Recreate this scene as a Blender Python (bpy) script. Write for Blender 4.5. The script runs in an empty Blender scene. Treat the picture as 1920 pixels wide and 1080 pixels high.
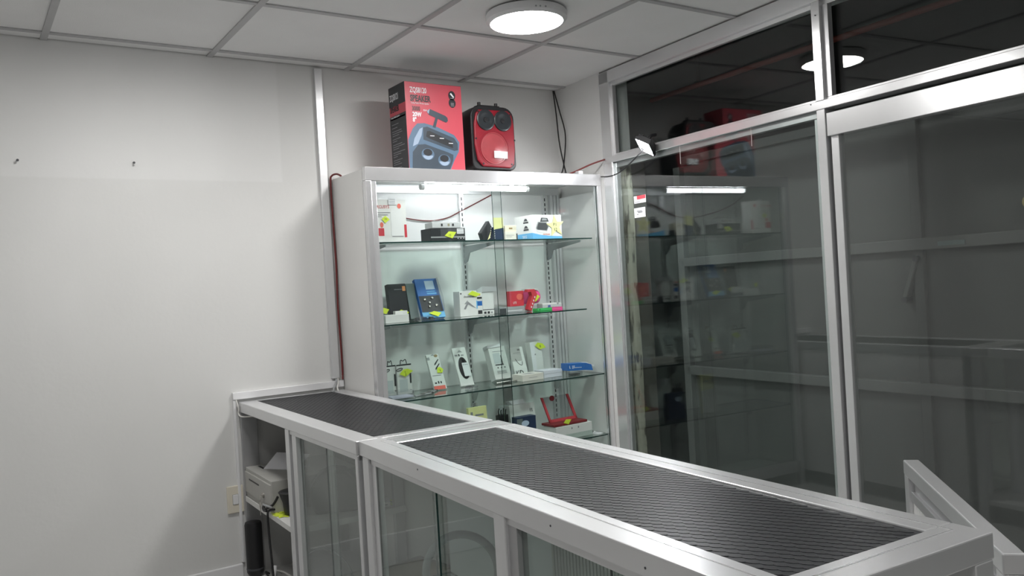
import bpy, bmesh, math, random
from mathutils import Matrix, Vector
random.seed(7)
PI = math.pi
def R(d): return math.radians(d)
scene = bpy.context.scene
COL = scene.collection

# ------------------------------------------------------------------ camera
PITCH, ROLL, XH = 0.0034, 0.0584, 0.9784        # level frame; XH = heading of the white wall
cp, sp, cr, sr = math.cos(PITCH), math.sin(PITCH), math.cos(ROLL), math.sin(ROLL)
Mrx = Matrix(((1, 0, 0), (0, cp, -sp), (0, sp, cp)))
Mrz = Matrix(((cr, -sr, 0), (sr, cr, 0), (0, 0, 1)))
ax = Matrix(((math.sin(XH), 0, -math.cos(XH)), (math.sin(XH - PI/2), 0, -math.cos(XH - PI/2)), (0, 1, 0))).transposed()
W2C = (Mrz @ Mrx) @ ax
cd = bpy.data.cameras.new('camera')
cam = bpy.data.objects.new('camera', cd)
COL.objects.link(cam)
cam.matrix_world = Matrix.Translation((0, 0, 1.25)) @ W2C.transposed().to_4x4()
cd.sensor_fit = 'HORIZONTAL'; cd.sensor_width = 36; cd.lens = 36 * 1559.5 / 1920
cd.clip_start = 0.02; cd.clip_end = 60
scene.camera = cam

# ------------------------------------------------------------------ world, exposure, lamp strengths
w = bpy.data.worlds.new('night'); scene.world = w; w.use_nodes = True
bg = w.node_tree.nodes['Background']; bg.inputs[0].default_value = (0.6, 0.7, 0.8, 1); bg.inputs[1].default_value = 0.01
vs = scene.view_settings
vs.view_transform = 'Standard'; vs.look = 'None'; vs.gamma = 1; vs.use_curve_mapping = False; vs.exposure = 1.26
LAMP, TUBE, FLOOD = 33.0, 9.0, 170.0

# ------------------------------------------------------------------ materials
MATS = {}
def nodes_of(name):
    m = bpy.data.materials.new(name); m.use_nodes = True
    nt = m.node_tree; b = nt.nodes['Principled BSDF']
    return m, nt, b
def mat(name, col, rough=.5, metal=0., var=.06, scale=14., bump=0., bscale=120., stretch=(1, 1, 1), coat=0., spec=.5, rvar=0.):
    if name in MATS: return MATS[name]
    m, nt, b = nodes_of(name); N = nt.nodes; L = nt.links
    tc = N.new('ShaderNodeTexCoord'); mp = N.new('ShaderNodeMapping'); L.new(tc.outputs['Object'], mp.inputs[0])
    mp.inputs['Scale'].default_value = stretch
    nz = N.new('ShaderNodeTexNoise'); nz.inputs['Scale'].default_value = scale; nz.inputs['Detail'].default_value = 4
    L.new(mp.outputs[0], nz.inputs['Vector'])
    mx = N.new('ShaderNodeMix'); mx.data_type = 'RGBA'
    c2 = [max(0, min(1, c * (1 - 2*var))) for c in col]; c1 = [max(0, min(1, c * (1 + var))) for c in col]
    mx.inputs[6].default_value = (*c1, 1); mx.inputs[7].default_value = (*c2, 1)
    L.new(nz.outputs[0], mx.inputs[0]); L.new(mx.outputs[2], b.inputs['Base Color'])
    b.inputs['Roughness'].default_value = rough; b.inputs['Metallic'].default_value = metal
    b.inputs['Specular IOR Level'].default_value = spec
    if coat: b.inputs['Coat Weight'].default_value = coat; b.inputs['Coat Roughness'].default_value = .08
    if rvar:
        mr = N.new('ShaderNodeMapRange'); mr.inputs['To Min'].default_value = rough - rvar; mr.inputs['To Max'].default_value = rough + rvar
        L.new(nz.outputs[0], mr.inputs[0]); L.new(mr.outputs[0], b.inputs['Roughness'])
    if bump:
        n2 = N.new('ShaderNodeTexNoise'); n2.inputs['Scale'].default_value = bscale; L.new(mp.outputs[0], n2.inputs['Vector'])
        bp = N.new('ShaderNodeBump'); bp.inputs['Strength'].default_value = bump; bp.inputs['Distance'].default_value = .002
        L.new(n2.outputs[0], bp.inputs['Height']); L.new(bp.outputs[0], b.inputs['Normal'])
    MATS[name] = m
    return m
def emis(name, col, s):
    m, nt, b = nodes_of(name)
    b.inputs['Base Color'].default_value = (*col, 1); b.inputs['Emission Color'].default_value = (*col, 1); b.inputs['Emission Strength'].default_value = s
    MATS[name] = m; return m
def glass(name, tint, ior=1.5, rough=0.0, alpha=None):
    """thin pane: clear transmission plus a fresnel reflection on each face"""
    m = bpy.data.materials.new(name); m.use_nodes = True; nt = m.node_tree; N = nt.nodes; L = nt.links
    N.remove(N['Principled BSDF']); out = N['Material Output']
    tr = N.new('ShaderNodeBsdfTransparent'); tr.inputs[0].default_value = (*tint, 1)
    gl = N.new('ShaderNodeBsdfGlossy'); gl.inputs['Roughness'].default_value = rough; gl.inputs[0].default_value = (.95, .95, .95, 1)
    geo = N.new('ShaderNodeNewGeometry'); dt = N.new('ShaderNodeVectorMath'); dt.operation = 'DOT_PRODUCT'
    L.new(geo.outputs['Normal'], dt.inputs[0]); L.new(geo.outputs['Incoming'], dt.inputs[1])
    ab = N.new('ShaderNodeMath'); ab.operation = 'ABSOLUTE'; L.new(dt.outputs['Value'], ab.inputs[0])
    om = N.new('ShaderNodeMath'); om.operation = 'SUBTRACT'; om.inputs[0].default_value = 1; L.new(ab.outputs[0], om.inputs[1])
    pw = N.new('ShaderNodeMath'); pw.operation = 'POWER'; pw.inputs[1].default_value = 5; L.new(om.outputs[0], pw.inputs[0])
    r0 = ((ior-1)/(ior+1))**2
    ma = N.new('ShaderNodeMath'); ma.operation = 'MULTIPLY_ADD'; ma.inputs[1].default_value = 1-r0; ma.inputs[2].default_value = r0
    L.new(pw.outputs[0], ma.inputs[0])
    mx = N.new('ShaderNodeMixShader'); L.new(ma.outputs[0], mx.inputs[0]); L.new(tr.outputs[0], mx.inputs[1]); L.new(gl.outputs[0], mx.inputs[2])
    if alpha is not None:      # pale diffuse film, painted haze that brightens door and counter glass
        df = N.new('ShaderNodeBsdfDiffuse'); df.inputs[0].default_value = (.55, .57, .56, 1)
        m2 = N.new('ShaderNodeMixShader'); m2.inputs[0].default_value = alpha
        L.new(mx.outputs[0], m2.inputs[1]); L.new(df.outputs[0], m2.inputs[2]); L.new(m2.outputs[0], out.inputs[0])
    else: L.new(mx.outputs[0], out.inputs[0])
    MATS[name] = m; return m

ALU = mat('aluminium', (.76, .765, .775), .31, .66, .04, 6)
ALUB = mat('aluminium_bright', (.76, .76, .77), .24, .66, .04, 5)
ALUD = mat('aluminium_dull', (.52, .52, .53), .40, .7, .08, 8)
CEIL = mat('ceiling_tile_white', (.87, .87, .87), .85, 0, .03, 5, .25, 240)
TBAR = mat('tee_bar_grey', (.50, .50, .505), .5, 0, .05)
WHITE = mat('white_laminate', (.80, .80, .80), .28, 0, .02)
LAMW = mat('white_side_laminate', (.74, .735, .72), .5, 0, .04, 4)
PLAST = mat('white_plastic', (.80, .80, .81), .4, 0, .02)
CREAM = mat('cream_plastic', (.76, .71, .60), .4, 0, .03)
CARD = mat('white_card', (.80, .80, .79), .55, 0, .03)
PAPER = mat('white_paper', (.84, .84, .87), .8, 0, .02)
BLACK = mat('black_plastic', (.012, .012, .014), .45, 0, .2)
BLACKB = mat('black_card', (.025, .027, .032), .4, 0, .15)
CHAR = mat('charcoal_plastic', (.06, .063, .07), .5, 0, .1)
DGREY = mat('dark_grey_plastic', (.10, .105, .11), .6, 0, .1)
GREY = mat('grey_plastic', (.35, .36, .37), .5, 0, .06)
DRAWG = mat('drawer_grey_paint', (.46, .455, .43), .55, 0, .05, 30, .1, 300)
RED = mat('red_grille', (.27, .008, .02), .38, 0, .12, 20, .15, 700)
PINKR = mat('pink_red_card', (.58, .075, .105), .42, 0, .04)
REDC = mat('red_card', (.62, .05, .07), .45, 0, .05)
PINK = mat('pink_plastic', (.85, .10, .32), .4, 0, .05)
GREEN = mat('green_plastic', (.05, .50, .13), .4, 0, .05)
BLUE = mat('blue_card', (.03, .16, .52), .4, 0, .06)
LBLUE = mat('light_blue_card', (.15, .47, .80), .45, 0, .05)
NAVY = mat('navy_card', (.02, .04, .10), .4, 0, .1)
TEAL = mat('slate_card', (.15, .19, .19), .5, 0, .06)
YEL = mat('yellow_green_note', (.72, .86, .06), .7, 0, .04)
PYEL = mat('pale_yellow_note', (.86, .84, .40), .7, 0, .04)
CORAL = mat('coral_card', (.80, .16, .12), .5, 0, .05)
INK = mat('ink', (.03, .03, .035), .6, 0, .1)
GINK = mat('grey_ink', (.30, .30, .32), .6, 0, .1)
PBLUE = mat('printed_speaker_blue', (.10, .17, .26), .45, 0, .12, 12)
PDARK = mat('printed_speaker_slate', (.045, .065, .09), .45, 0, .12, 12)
PLITE = mat('printed_highlight', (.33, .42, .55), .45, 0, .08)
WIREB = mat('black_cable', (.015, .015, .016), .5, 0, .1)
WIRER = mat('dark_red_cable', (.16, .025, .025), .5, 0, .1)
WIREW = mat('white_cable', (.72, .71, .68), .5, 0, .05)
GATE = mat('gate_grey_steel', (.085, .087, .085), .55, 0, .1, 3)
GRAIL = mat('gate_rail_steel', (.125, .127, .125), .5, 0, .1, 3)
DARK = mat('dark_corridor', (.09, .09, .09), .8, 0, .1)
PIPE = mat('red_oxide_pipe', (.20, .035, .025), .6, 0, .1)
FLOOR = mat('floor_tile', (.50, .495, .485), .35, 0, .05, 3)
STEEL = mat('steel_key', (.55, .53, .50), .35, 1, .05)
RUB = mat('rubber_mat', (.018, .019, .022), .38, 0, .12, 30, .1, 300)
YBROWN = mat('brass_knob', (.42, .33, .14), .4, 0, .1)
GL_WALL = glass('window_glass', (.90, .93, .92), 1.55)
GL_HAZE = glass('hazed_door_glass', (.90, .92, .91), 1.55, 0.0, .028)
GL_CAB = glass('cabinet_door_glass', (.955, .975, .965), 1.45)
GL_SHELF = glass('shelf_glass', (.86, .94, .91), 1.5)
GL_CTR = glass('counter_glass', (.90, .95, .93), 1.5, 0.0, .06)  # haze added to lighten the counter panes
CLEAR = glass('clear_plastic', (.93, .94, .95), 1.5, .03, .06)
EDGE = mat('green_glass_edge', (.012, .045, .04), .25, 0, .2)
LENS = emis('lamp_lens', (1, .99, .97), LAMP)
TUBEM = emis('tube_glow', (.95, .97, 1.0), TUBE)
FLOODM = emis('flood_glow', (.97, .98, 1.0), FLOOD)

# white wall with the cleaner rectangle left by something that hung there
def wall_material():
    m, nt, b = nodes_of('painted_wall'); N = nt.nodes; L = nt.links
    tc = N.new('ShaderNodeTexCoord'); sx = N.new('ShaderNodeSeparateXYZ'); L.new(tc.outputs['Object'], sx.inputs[0])
    nz = N.new('ShaderNodeTexNoise'); nz.inputs['Scale'].default_value = 2.2; nz.inputs['Detail'].default_value = 5; L.new(tc.outputs['Object'], nz.inputs['Vector'])
    def mr(src, a, bb, c, d):
        q = N.new('ShaderNodeMapRange'); q.inputs[1].default_value = a; q.inputs[2].default_value = bb; q.inputs[3].default_value = c; q.inputs[4].default_value = d
        L.new(src, q.inputs[0]); return q.outputs[0]
    fx = mr(sx.outputs['X'], 1.222, 1.234, 1, 0); fz = mr(sx.outputs['Z'], 1.756, 1.764, 0, 1)
    mu = N.new('ShaderNodeMath'); mu.operation = 'MULTIPLY'; L.new(fx, mu.inputs[0]); L.new(fz, mu.inputs[1])
    mx = N.new('ShaderNodeMix'); mx.data_type = 'RGBA'; mx.inputs[6].default_value = (.755, .755, .742, 1); mx.inputs[7].default_value = (.795, .795, .785, 1)
    L.new(mu.outputs[0], mx.inputs[0])
    m2 = N.new('ShaderNodeMix'); m2.data_type = 'RGBA'; m2.blend_type = 'MULTIPLY'; m2.inputs[0].default_value = .10
    L.new(mx.outputs[2], m2.inputs[6]); L.new(nz.outputs[0], m2.inputs[7]); L.new(m2.outputs[2], b.inputs['Base Color'])
    b.inputs['Roughness'].default_value = .55
    bn = N.new('ShaderNodeTexNoise'); bn.inputs['Scale'].default_value = 45; L.new(tc.outputs['Object'], bn.inputs['Vector'])
    bp = N.new('ShaderNodeBump'); bp.inputs['Strength'].default_value = .12; bp.inputs['Distance'].default_value = .004
    L.new(bn.outputs[0], bp.inputs['Height']); L.new(bp.outputs[0], b.inputs['Normal'])
    return m
WALL = wall_material()
def chipped_material():
    m, nt, b = nodes_of('chipped_plaster'); N = nt.nodes; L = nt.links
    tc = N.new('ShaderNodeTexCoord'); mp = N.new('ShaderNodeMapping'); mp.inputs['Scale'].default_value = (14, 14, 3.2); L.new(tc.outputs['Object'], mp.inputs[0])
    nz = N.new('ShaderNodeTexNoise'); nz.inputs['Scale'].default_value = 2.4; nz.inputs['Detail'].default_value = 7; L.new(mp.outputs[0], nz.inputs['Vector'])
    rp = N.new('ShaderNodeValToRGB'); rp.color_ramp.elements[0].position = .54; rp.color_ramp.elements[1].position = .62
    rp.color_ramp.elements[0].color = (.34, .33, .27, 1); rp.color_ramp.elements[1].color = (.09, .08, .065, 1)
    L.new(nz.outputs[0], rp.inputs[0]); L.new(rp.outputs[0], b.inputs['Base Color']); b.inputs['Roughness'].default_value = .85
    return m
CHIP = chipped_material()
def darkened_wall_material():  # unseen walls; dark lower half added to dim bounce and reflections
    m, nt, b = nodes_of('wall_darkened_below'); N = nt.nodes; L = nt.links
    tc = N.new('ShaderNodeTexCoord'); sx = N.new('ShaderNodeSeparateXYZ'); L.new(tc.outputs['Object'], sx.inputs[0])
    gt_ = N.new('ShaderNodeMath'); gt_.operation = 'GREATER_THAN'; gt_.inputs[1].default_value = 1.1; L.new(sx.outputs['Z'], gt_.inputs[0])
    mx = N.new('ShaderNodeMix'); mx.data_type = 'RGBA'; mx.inputs[6].default_value = (.30, .295, .29, 1); mx.inputs[7].default_value = (.80, .795, .78, 1)
    L.new(gt_.outputs[0], mx.inputs[0]); L.new(mx.outputs[2], b.inputs['Base Color']); b.inputs['Roughness'].default_value = .6
    return m
SHOPW = darkened_wall_material()

# ------------------------------------------------------------------ mesh helpers
class MB:
    def __init__(s): s.v = []; s.f = []; s.mi = []
    def add(s, vs_, fs, mi=0):
        o = len(s.v); s.v += [tuple(p) for p in vs_]; s.f += [tuple(i + o for i in f) for f in fs]; s.mi += [mi]*len(fs); return s
    def box(s, x0, x1, y0, y1, z0, z1, mi=0, edge_mi=None, thin='y'):
        v = [(x, y, z) for x in (x0, x1) for y in (y0, y1) for z in (z0, z1)]
        f = {'x-': (0, 1, 3, 2), 'x+': (4, 6, 7, 5), 'y-': (0, 4, 5, 1), 'y+': (2, 3, 7, 6), 'z-': (0, 2, 6, 4), 'z+': (1, 5, 7, 3)}
        o = len(s.v); s.v += v
        for k, q in f.items():
            s.f.append(tuple(i + o for i in q)); s.mi.append(mi if edge_mi is None or k[0] == thin else edge_mi)
        return s
    def hexa(s, bottom, top, mi=0):
        return s.add(list(bottom) + list(top), [(3, 2, 1, 0), (4, 5, 6, 7), (0, 1, 5, 4), (1, 2, 6, 5), (2, 3, 7, 6), (3, 0, 4, 7)], mi)
    def prism(s, poly, a, b, axis='y', mi=0):
        """extrude a counter-clockwise outline: axis y -> poly is (x,z); axis z -> (x,y); axis x -> (y,z)"""
        n = len(poly)
        def P(p, t): return (p[0], t, p[1]) if axis == 'y' else ((p[0], p[1], t) if axis == 'z' else (t, p[0], p[1]))
        v = [P(p, a) for p in poly] + [P(p, b) for p in poly]
        f = [tuple(range(n)), tuple(range(2*n-1, n-1, -1))] + [(i, n+i, n+(i+1) % n, (i+1) % n) for i in range(n)]
        return s.add(v, f, mi)
    def cyl(s, p0, p1, r0, r1=None, n=20, mi=0, caps=True):
        r1 = r0 if r1 is None else r1
        p0 = Vector(p0); p1 = Vector(p1); d = (p1-p0).normalized()
        a = d.orthogonal().normalized(); b = d.cross(a)
        v = [p0 + (a*math.cos(2*PI*i/n) + b*math.sin(2*PI*i/n))*r0 for i in range(n)] + [p1 + (a*math.cos(2*PI*i/n) + b*math.sin(2*PI*i/n))*r1 for i in range(n)]
        f = [(i, (i+1) % n, n+(i+1) % n, n+i) for i in range(n)]
        if caps: f += [tuple(range(n-1, -1, -1)), tuple(range(n, 2*n))]
        return s.add(v, f, mi)
    def lathe(s, prof, c=(0, 0, 0), axis='z', n=32, mi=0, sx=1., sy=1.):
        v = []; f = []
        for (r, h) in prof:
            for i in range(n):
                a = 2*PI*i/n; x, y = r*math.cos(a)*sx, r*math.sin(a)*sy
                v.append((c[0]+x, c[1]+y, c[2]+h) if axis == 'z' else (c[0]+x, c[1]+h, c[2]+y))
        for k in range(len(prof)-1):
            for i in range(n):
                f.append((k*n+i, k*n+(i+1) % n, (k+1)*n+(i+1) % n, (k+1)*n+i))
        if prof[0][0] > 1e-6: f.append(tuple(range(n-1, -1, -1)))
        if prof[-1][0] > 1e-6: f.append(tuple((len(prof)-1)*n+i for i in range(n)))
        return s.add(v, f, mi)
    def tube(s, pts, r, n=8, mi=0, smooth=8, closed=False):
        P = [Vector(p) for p in pts]
        if smooth and len(P) > 2:
            Q = []; m = len(P)
            rng = range(m if closed else m-1)
            for i in rng:
                p0, p1, p2, p3 = (P[(i-1) % m], P[i], P[(i+1) % m], P[(i+2) % m]) if closed else (P[max(i-1, 0)], P[i], P[i+1], P[min(i+2, m-1)])
                for k in range(smooth):
                    t = k/smooth
                    Q.append(.5*((2*p1) + (p2-p0)*t + (2*p0-5*p1+4*p2-p3)*t*t + (3*p1-p0-3*p2+p3)*t**3))
            if not closed: Q.append(P[-1])
            P = Q
        m = len(P); v = []; f = []; up = Vector((0.13, .31, .94))
        for i, p in enumerate(P):
            d = (P[(i+1) % m]-P[i-1]) if closed else (P[min(i+1, m-1)]-P[max(i-1, 0)])
            d.normalize(); a = d.cross(up)
            if a.length < 1e-4: a = d.orthogonal()
            a.normalize(); b = d.cross(a)
            v += [p + (a*math.cos(2*PI*k/n) + b*math.sin(2*PI*k/n))*r for k in range(n)]
        for i in range(m if closed else m-1):
            j = (i+1) % m
            f += [(i*n+k, i*n+(k+1) % n, j*n+(k+1) % n, j*n+k) for k in range(n)]
        if not closed: f += [tuple(range(n-1, -1, -1)), tuple((m-1)*n+k for k in range(n))]
        return s.add(v, f, mi)
    def build(s, name, material, parent=None, loc=None, rot=None, bevel=0., smooth=False, seg=2):
        me = bpy.data.meshes.new(name); me.from_pydata(s.v, [], s.f)
        for m in (material if isinstance(material, (list, tuple)) else [material]): me.materials.append(m)
        me.polygons.foreach_set('material_index', s.mi)
        bm = bmesh.new(); bm.from_mesh(me); bmesh.ops.recalc_face_normals(bm, faces=bm.faces); bm.to_mesh(me); bm.free()
        if smooth:
            me.polygons.foreach_set('use_smooth', [True]*len(me.polygons))
            try: me.set_sharp_from_angle(angle=R(40))
            except Exception: pass
        o = bpy.data.objects.new(name, me); COL.objects.link(o)
        if parent: o.parent = parent
        if loc: o.location = loc
        if rot: o.rotation_euler = rot
        if bevel:
            b = o.modifiers.new('bevel', 'BEVEL'); b.width = bevel; b.segments = seg; b.limit_method = 'ANGLE'; b.angle_limit = R(40)
        return o
def box(*a, **k): return MB().box(*a, **k)
def tag(o, label=None, cat=None, group=None, kind=None):
    if label: o['label'] = label
    if cat: o['category'] = cat
    if group: o['group'] = group
    if kind: o['kind'] = kind
    return o
def empty(name, loc=(0, 0, 0), rz=0., label=None, cat=None, group=None, kind=None):
    o = bpy.data.objects.new(name, None); COL.objects.link(o); o.location = loc; o.rotation_euler = (0, 0, rz); o.empty_display_size = .05
    return tag(o, label, cat, group, kind)
def rrect(x0, x1, y0, y1, r, n=5):
    rr = r if isinstance(r, (tuple, list)) else (r,)*4   # br, tr, tl, bl
    pts = []
    for (cx, cy, a0, q) in ((x1-rr[0], y0+rr[0], -90, rr[0]), (x1-rr[1], y1-rr[1], 0, rr[1]), (x0+rr[2], y1-rr[2], 90, rr[2]), (x0+rr[3], y0+rr[3], 180, rr[3])):
        for i in range(n+1):
            a = R(a0 + 90*i/n); pts.append((cx + q*math.cos(a), cy + q*math.sin(a)))
    return pts
def lettering(parent, txt, size, material, loc, face='front', name='lettering', sx=1., bold=0.):
    c = bpy.data.curves.new('txt', 'FONT'); c.body = txt; c.size = size; c.extrude = .0002; c.offset = bold; c.resolution_u = 2
    c.align_x = 'LEFT'
    t = bpy.data.objects.new('txt', c); COL.objects.link(t)
    me = bpy.data.meshes.new_from_object(t.evaluated_get(bpy.context.evaluated_depsgraph_get()))
    bpy.data.objects.remove(t); me.name = name; me.materials.clear(); me.materials.append(material)
    o = bpy.data.objects.new(name, me); COL.objects.link(o); o.parent = parent; o.location = loc
    o.rotation_euler = {'front': (R(90), 0, 0), 'left': (R(90), 0, R(-90)), 'top': (0, 0, 0)}[face]; o.scale = (sx, 1, 1)
    return o

# ================================================================== ROOM SHELL
YW, ZC = 3.578, 2.284
XL, YB = -1.75, -2.55               # wall behind the camera's left, wall behind the camera
GANG = math.atan2(-.9986, -.052)    # glass wall runs from the corner towards the camera
GW = (2.763, YW, 0)
def G(name, **k): return empty(name, GW, GANG, **k)   # local x = along the glass wall, local y = outwards, z = up
fl = box(XL-.1, 4.6, YB-.1, YW+.12, -.08, 0).build('floor', FLOOR); tag(fl, kind='structure')
wl = box(XL-.1, 3.1, YW, YW+.1, 0, ZC+.06).build('wall_left', WALL); tag(wl, kind='structure')
wb = box(XL-.1, 3.1, YB-.1, YB, 0, ZC+.06).build('wall_back', SHOPW); tag(wb, kind='structure')
ws = box(XL-.1, XL, YB, YW, 0, ZC+.06).build('wall_side', SHOPW); tag(ws, kind='structure')
# return wall between the corner and the glass
rw = G('wall_right', kind='structure')
box(0, .395, 0, .12, 0, ZC+.02).build('plaster', WALL, rw)
box(.405, .46, .052, .12, 0, ZC).build('plaster', WALL, rw)
random.seed(21)
cm = MB(); NZ = 110; prev = None
for k in range(NZ+1):
    z = 1.82*k/NZ; e = .506 + .003*math.sin(z*9) + random.uniform(-.0012, .0012)
    row = [(.46, .050, z), (e, .050, z), (e+.006, .058, z), (e+.008, .074, z), (.46, .074, z)]
    if prev is not None: cm.add(prev + row, [(i, (i+1) % 5, 5+(i+1) % 5, 5+i) for i in range(5)])
    prev = row
cm.build('chipped_edge', CHIP, rw, smooth=True)
box(.46, .512, .0745, .16, 0, 1.82).build('bare_edge', mat('bare_brown_plaster', (.075, .065, .055), .9, 0, .3, 12), rw)
bs = box(XL, .96, YW-.014, YW, 0, .148).build('baseboard_left', PLAST, bevel=.004); tag(bs, kind='structure')

# ceiling: slab, tiles, tee bars
ce = box(XL-.1, 3.1, YB-.1, YW+.1, ZC+.05, ZC+.12).build('ceiling', CEIL); tag(ce, kind='structure')
gx = [.336 + .61*k for k in range(-4, 5)]; gy = [3.488 - .61*k for k in range(0, 11)]
xs = [XL] + [g for g in gx if g > XL + .02] ; xs = [g for g in xs if g < 2.76] + [2.79]
ys = [YW] + [g for g in gy if g > YB + .02] + [YB]
tile_mesh = {}
for i in range(len(xs)-1):
    for j in range(len(ys)-1):
        x0, x1, y1, y0 = xs[i], xs[i+1], ys[j], ys[j+1]
        wdt, dpt = round(x1-x0, 3), round(y1-y0, 3)
        lx, ly = wdt/2-.006, dpt/2-.006
        key = (wdt, dpt)
        dz = random.uniform(0, .0025)
        if key not in tile_mesh:
            o = box(-lx, lx, -ly, ly, .0, .012).build('ceiling_tile', CEIL, ce); tile_mesh[key] = o.data
        else:
            o = bpy.data.objects.new('ceiling_tile', tile_mesh[key]); COL.objects.link(o); o.parent = ce
        o.location = ((x0+x1)/2, (y0+y1)/2, ZC+.002+dz)
for g in xs[1:-1]: box(g-.012, g+.012, YB, YW, ZC-.004, ZC+.03).build('tee_bar', TBAR, ce)
for g in ys[1:-1]: box(XL, 2.76, g-.012, g+.012, ZC-.003, ZC+.03).build('tee_bar', TBAR, ce)

# glass partition (fixed panes)
wn = G('window_1', kind='structure')
S0, S1, SM0, SM1, SE = .395, .468, 1.685, 1.722, 5.9
box(S0, S1, -.006, .045, 0, ZC-.006).build('jamb', ALUB, wn, bevel=.002)
box(S1-.012, S1+.012, .008, .03, 0, 1.822).build('jamb_bead', ALU, wn, bevel=.001)
box(S1-.012, S1+.016, .008, .03, 1.866, 2.205).build('jamb_bead', ALUB, wn, bevel=.001)
box(S0, SE, -.006, .05, 2.222, ZC-.004).build('head_rail', ALU, wn, bevel=.002)
box(S1, SE, .012, .03, 2.204, 2.222).build('head_bead', ALU, wn, bevel=.001)
box(S0, SE, -.008, .05, 1.826, 1.858).build('transom', ALUB, wn, bevel=.002)
box(S1, SE, .006, .04, 1.858, 1.868).build('transom_bead', ALUB, wn, bevel=.001)
box(S1, SM0, .012, .04, 1.800, 1.826).build('transom_bead', ALUD, wn, bevel=.001)
box(SM0, SM1, -.007, .05, 0, 1.826).build('mullion', ALUB, wn, bevel=.002)
box(SM0, SM1, -.007, .05, 1.858, 2.222).build('mullion', ALUB, wn, bevel=.002)
box(SM1, SM1+.026, .006, .03, 1.868, 2.204).build('mullion_bead', ALUD, wn, bevel=.001)
box(SM0-.03, SM0, .018, .045, 0, 1.80).build('mullion_bead', ALU, wn, bevel=.001)
for (a, b, c, d, yp) in ((S1, SM0, 0.02, 1.826, .006), (S1, SM0, 1.86, 2.21, .042), (SM1, SE, 1.86, 2.21, .042)):
    box(a, b, yp, yp+.006, c, d).build('pane', GL_WALL, wn)
for k in range(2):
    box(2.75+1.6*k, 2.787+1.6*k, -.007, .05, 0, ZC-.06).build('mullion', ALUB, wn, bevel=.002)
box(3.0, SE, .022, .028, 0, 1.826).build('pane', GL_WALL, wn)
# screw heads on the transom and mullion
for (sx_, z) in ((1.664, 1.852), (1.705, 2.17)):
    MB().cyl((sx_, -.010, z), (sx_, -.006, z), .0025, n=8).build('screw', CHAR, wn)
# glazed door
dr = G('door_1', kind='structure')
box(SM1+.012, 2.74, -.016, .032, 1.722, 1.806).build('top_rail', ALUB, dr, bevel=.002)
box(SM1+.015, SM1+.048, .000, .030, .02, 1.722).build('stile', ALU, dr, bevel=.002)
box(SM1+.0, SM1+.016, .026, .04, .02, 1.815).build('stile_seal', CHAR, dr)
box(2.67, 2.74, -.004, .030, .02, 1.722).build('stile', ALU, dr, bevel=.002)
box(SM1+.048, 2.67, -.004, .030, .02, .13).build('bottom_rail', ALU, dr, bevel=.002)
box(SM1+.048, 2.67, .012, .018, .13, 1.722).build('pane', GL_HAZE, dr)

# dark passage outside the glass
co = G('wall_outside', kind='structure')
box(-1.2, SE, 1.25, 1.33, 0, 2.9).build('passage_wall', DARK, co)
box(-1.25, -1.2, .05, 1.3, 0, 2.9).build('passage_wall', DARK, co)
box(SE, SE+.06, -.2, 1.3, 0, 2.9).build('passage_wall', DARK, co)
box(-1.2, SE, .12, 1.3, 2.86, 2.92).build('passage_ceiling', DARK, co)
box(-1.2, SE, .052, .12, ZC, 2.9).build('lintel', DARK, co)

# sheet steel gate standing behind the glass
gt = G('metal_gate', label='grey sheet steel gate with horizontal rails behind the glass wall', cat='gate')
GO = .34
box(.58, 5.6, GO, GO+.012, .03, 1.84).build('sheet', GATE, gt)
for z0, z1 in ((1.292, 1.335), (.752, .795), (.06, .11)):
    box(.58, 5.6, GO-.034, GO, z0, z1).build('rail', GRAIL, gt, bevel=.003)
box(.555, .60, GO-.034, GO+.012, .03, 1.79).build('gate_stile', GRAIL, gt, bevel=.003)
box(1.82, 1.86, GO-.02, GO, .03, 1.79).build('gate_stile', GATE, gt, bevel=.003)
box(.60, 5.6, GO-.02, GO, 1.80, 1.84).build('rail', GATE, gt, bevel=.003)
# slanted flat bar with its two fixings, and the round knob at the frame edge
b = MB().hexa([(1.775, GO-.03, 1.12), (1.79, GO-.03, 1.11), (1.79, GO, 1.11), (1.775, GO, 1.12)], [(1.825, GO-.03, 1.255), (1.84, GO-.03, 1.25), (1.84, GO, 1.25), (1.825, GO, 1.255)])
b.build('handle_bar', GRAIL, gt, bevel=.003)
for (a, z) in ((1.785, 1.108), (1.838, 1.262)): MB().cyl((a, GO-.035, z), (a, GO, z), .012, n=12).build('fixing', CHAR, gt)
MB().lathe([(.0, -.06), (.022, -.055), (.03, -.035), (.022, -.015), (.012, 0)], (2.262, GO, 1.425), 'y', 20).build('knob', YBROWN, gt, smooth=True)
box(1.93, 2.03, GO-.037, GO-.034, 1.302, 1.318).build('label_strip', TEAL, gt)
pp = G('pipe', label='dull red pipe running high up behind the upper glass panes', cat='pipe')
MB().cyl((.25, .46, 2.21), (5.6, .46, 2.205), .013, n=16).build('tube', PIPE, pp, smooth=True)
for a in (.6, 2.4, 4.2): box(a-.012, a+.012, .448, .472, 2.228, 2.86).build('hanger', DARK, pp)

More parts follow.
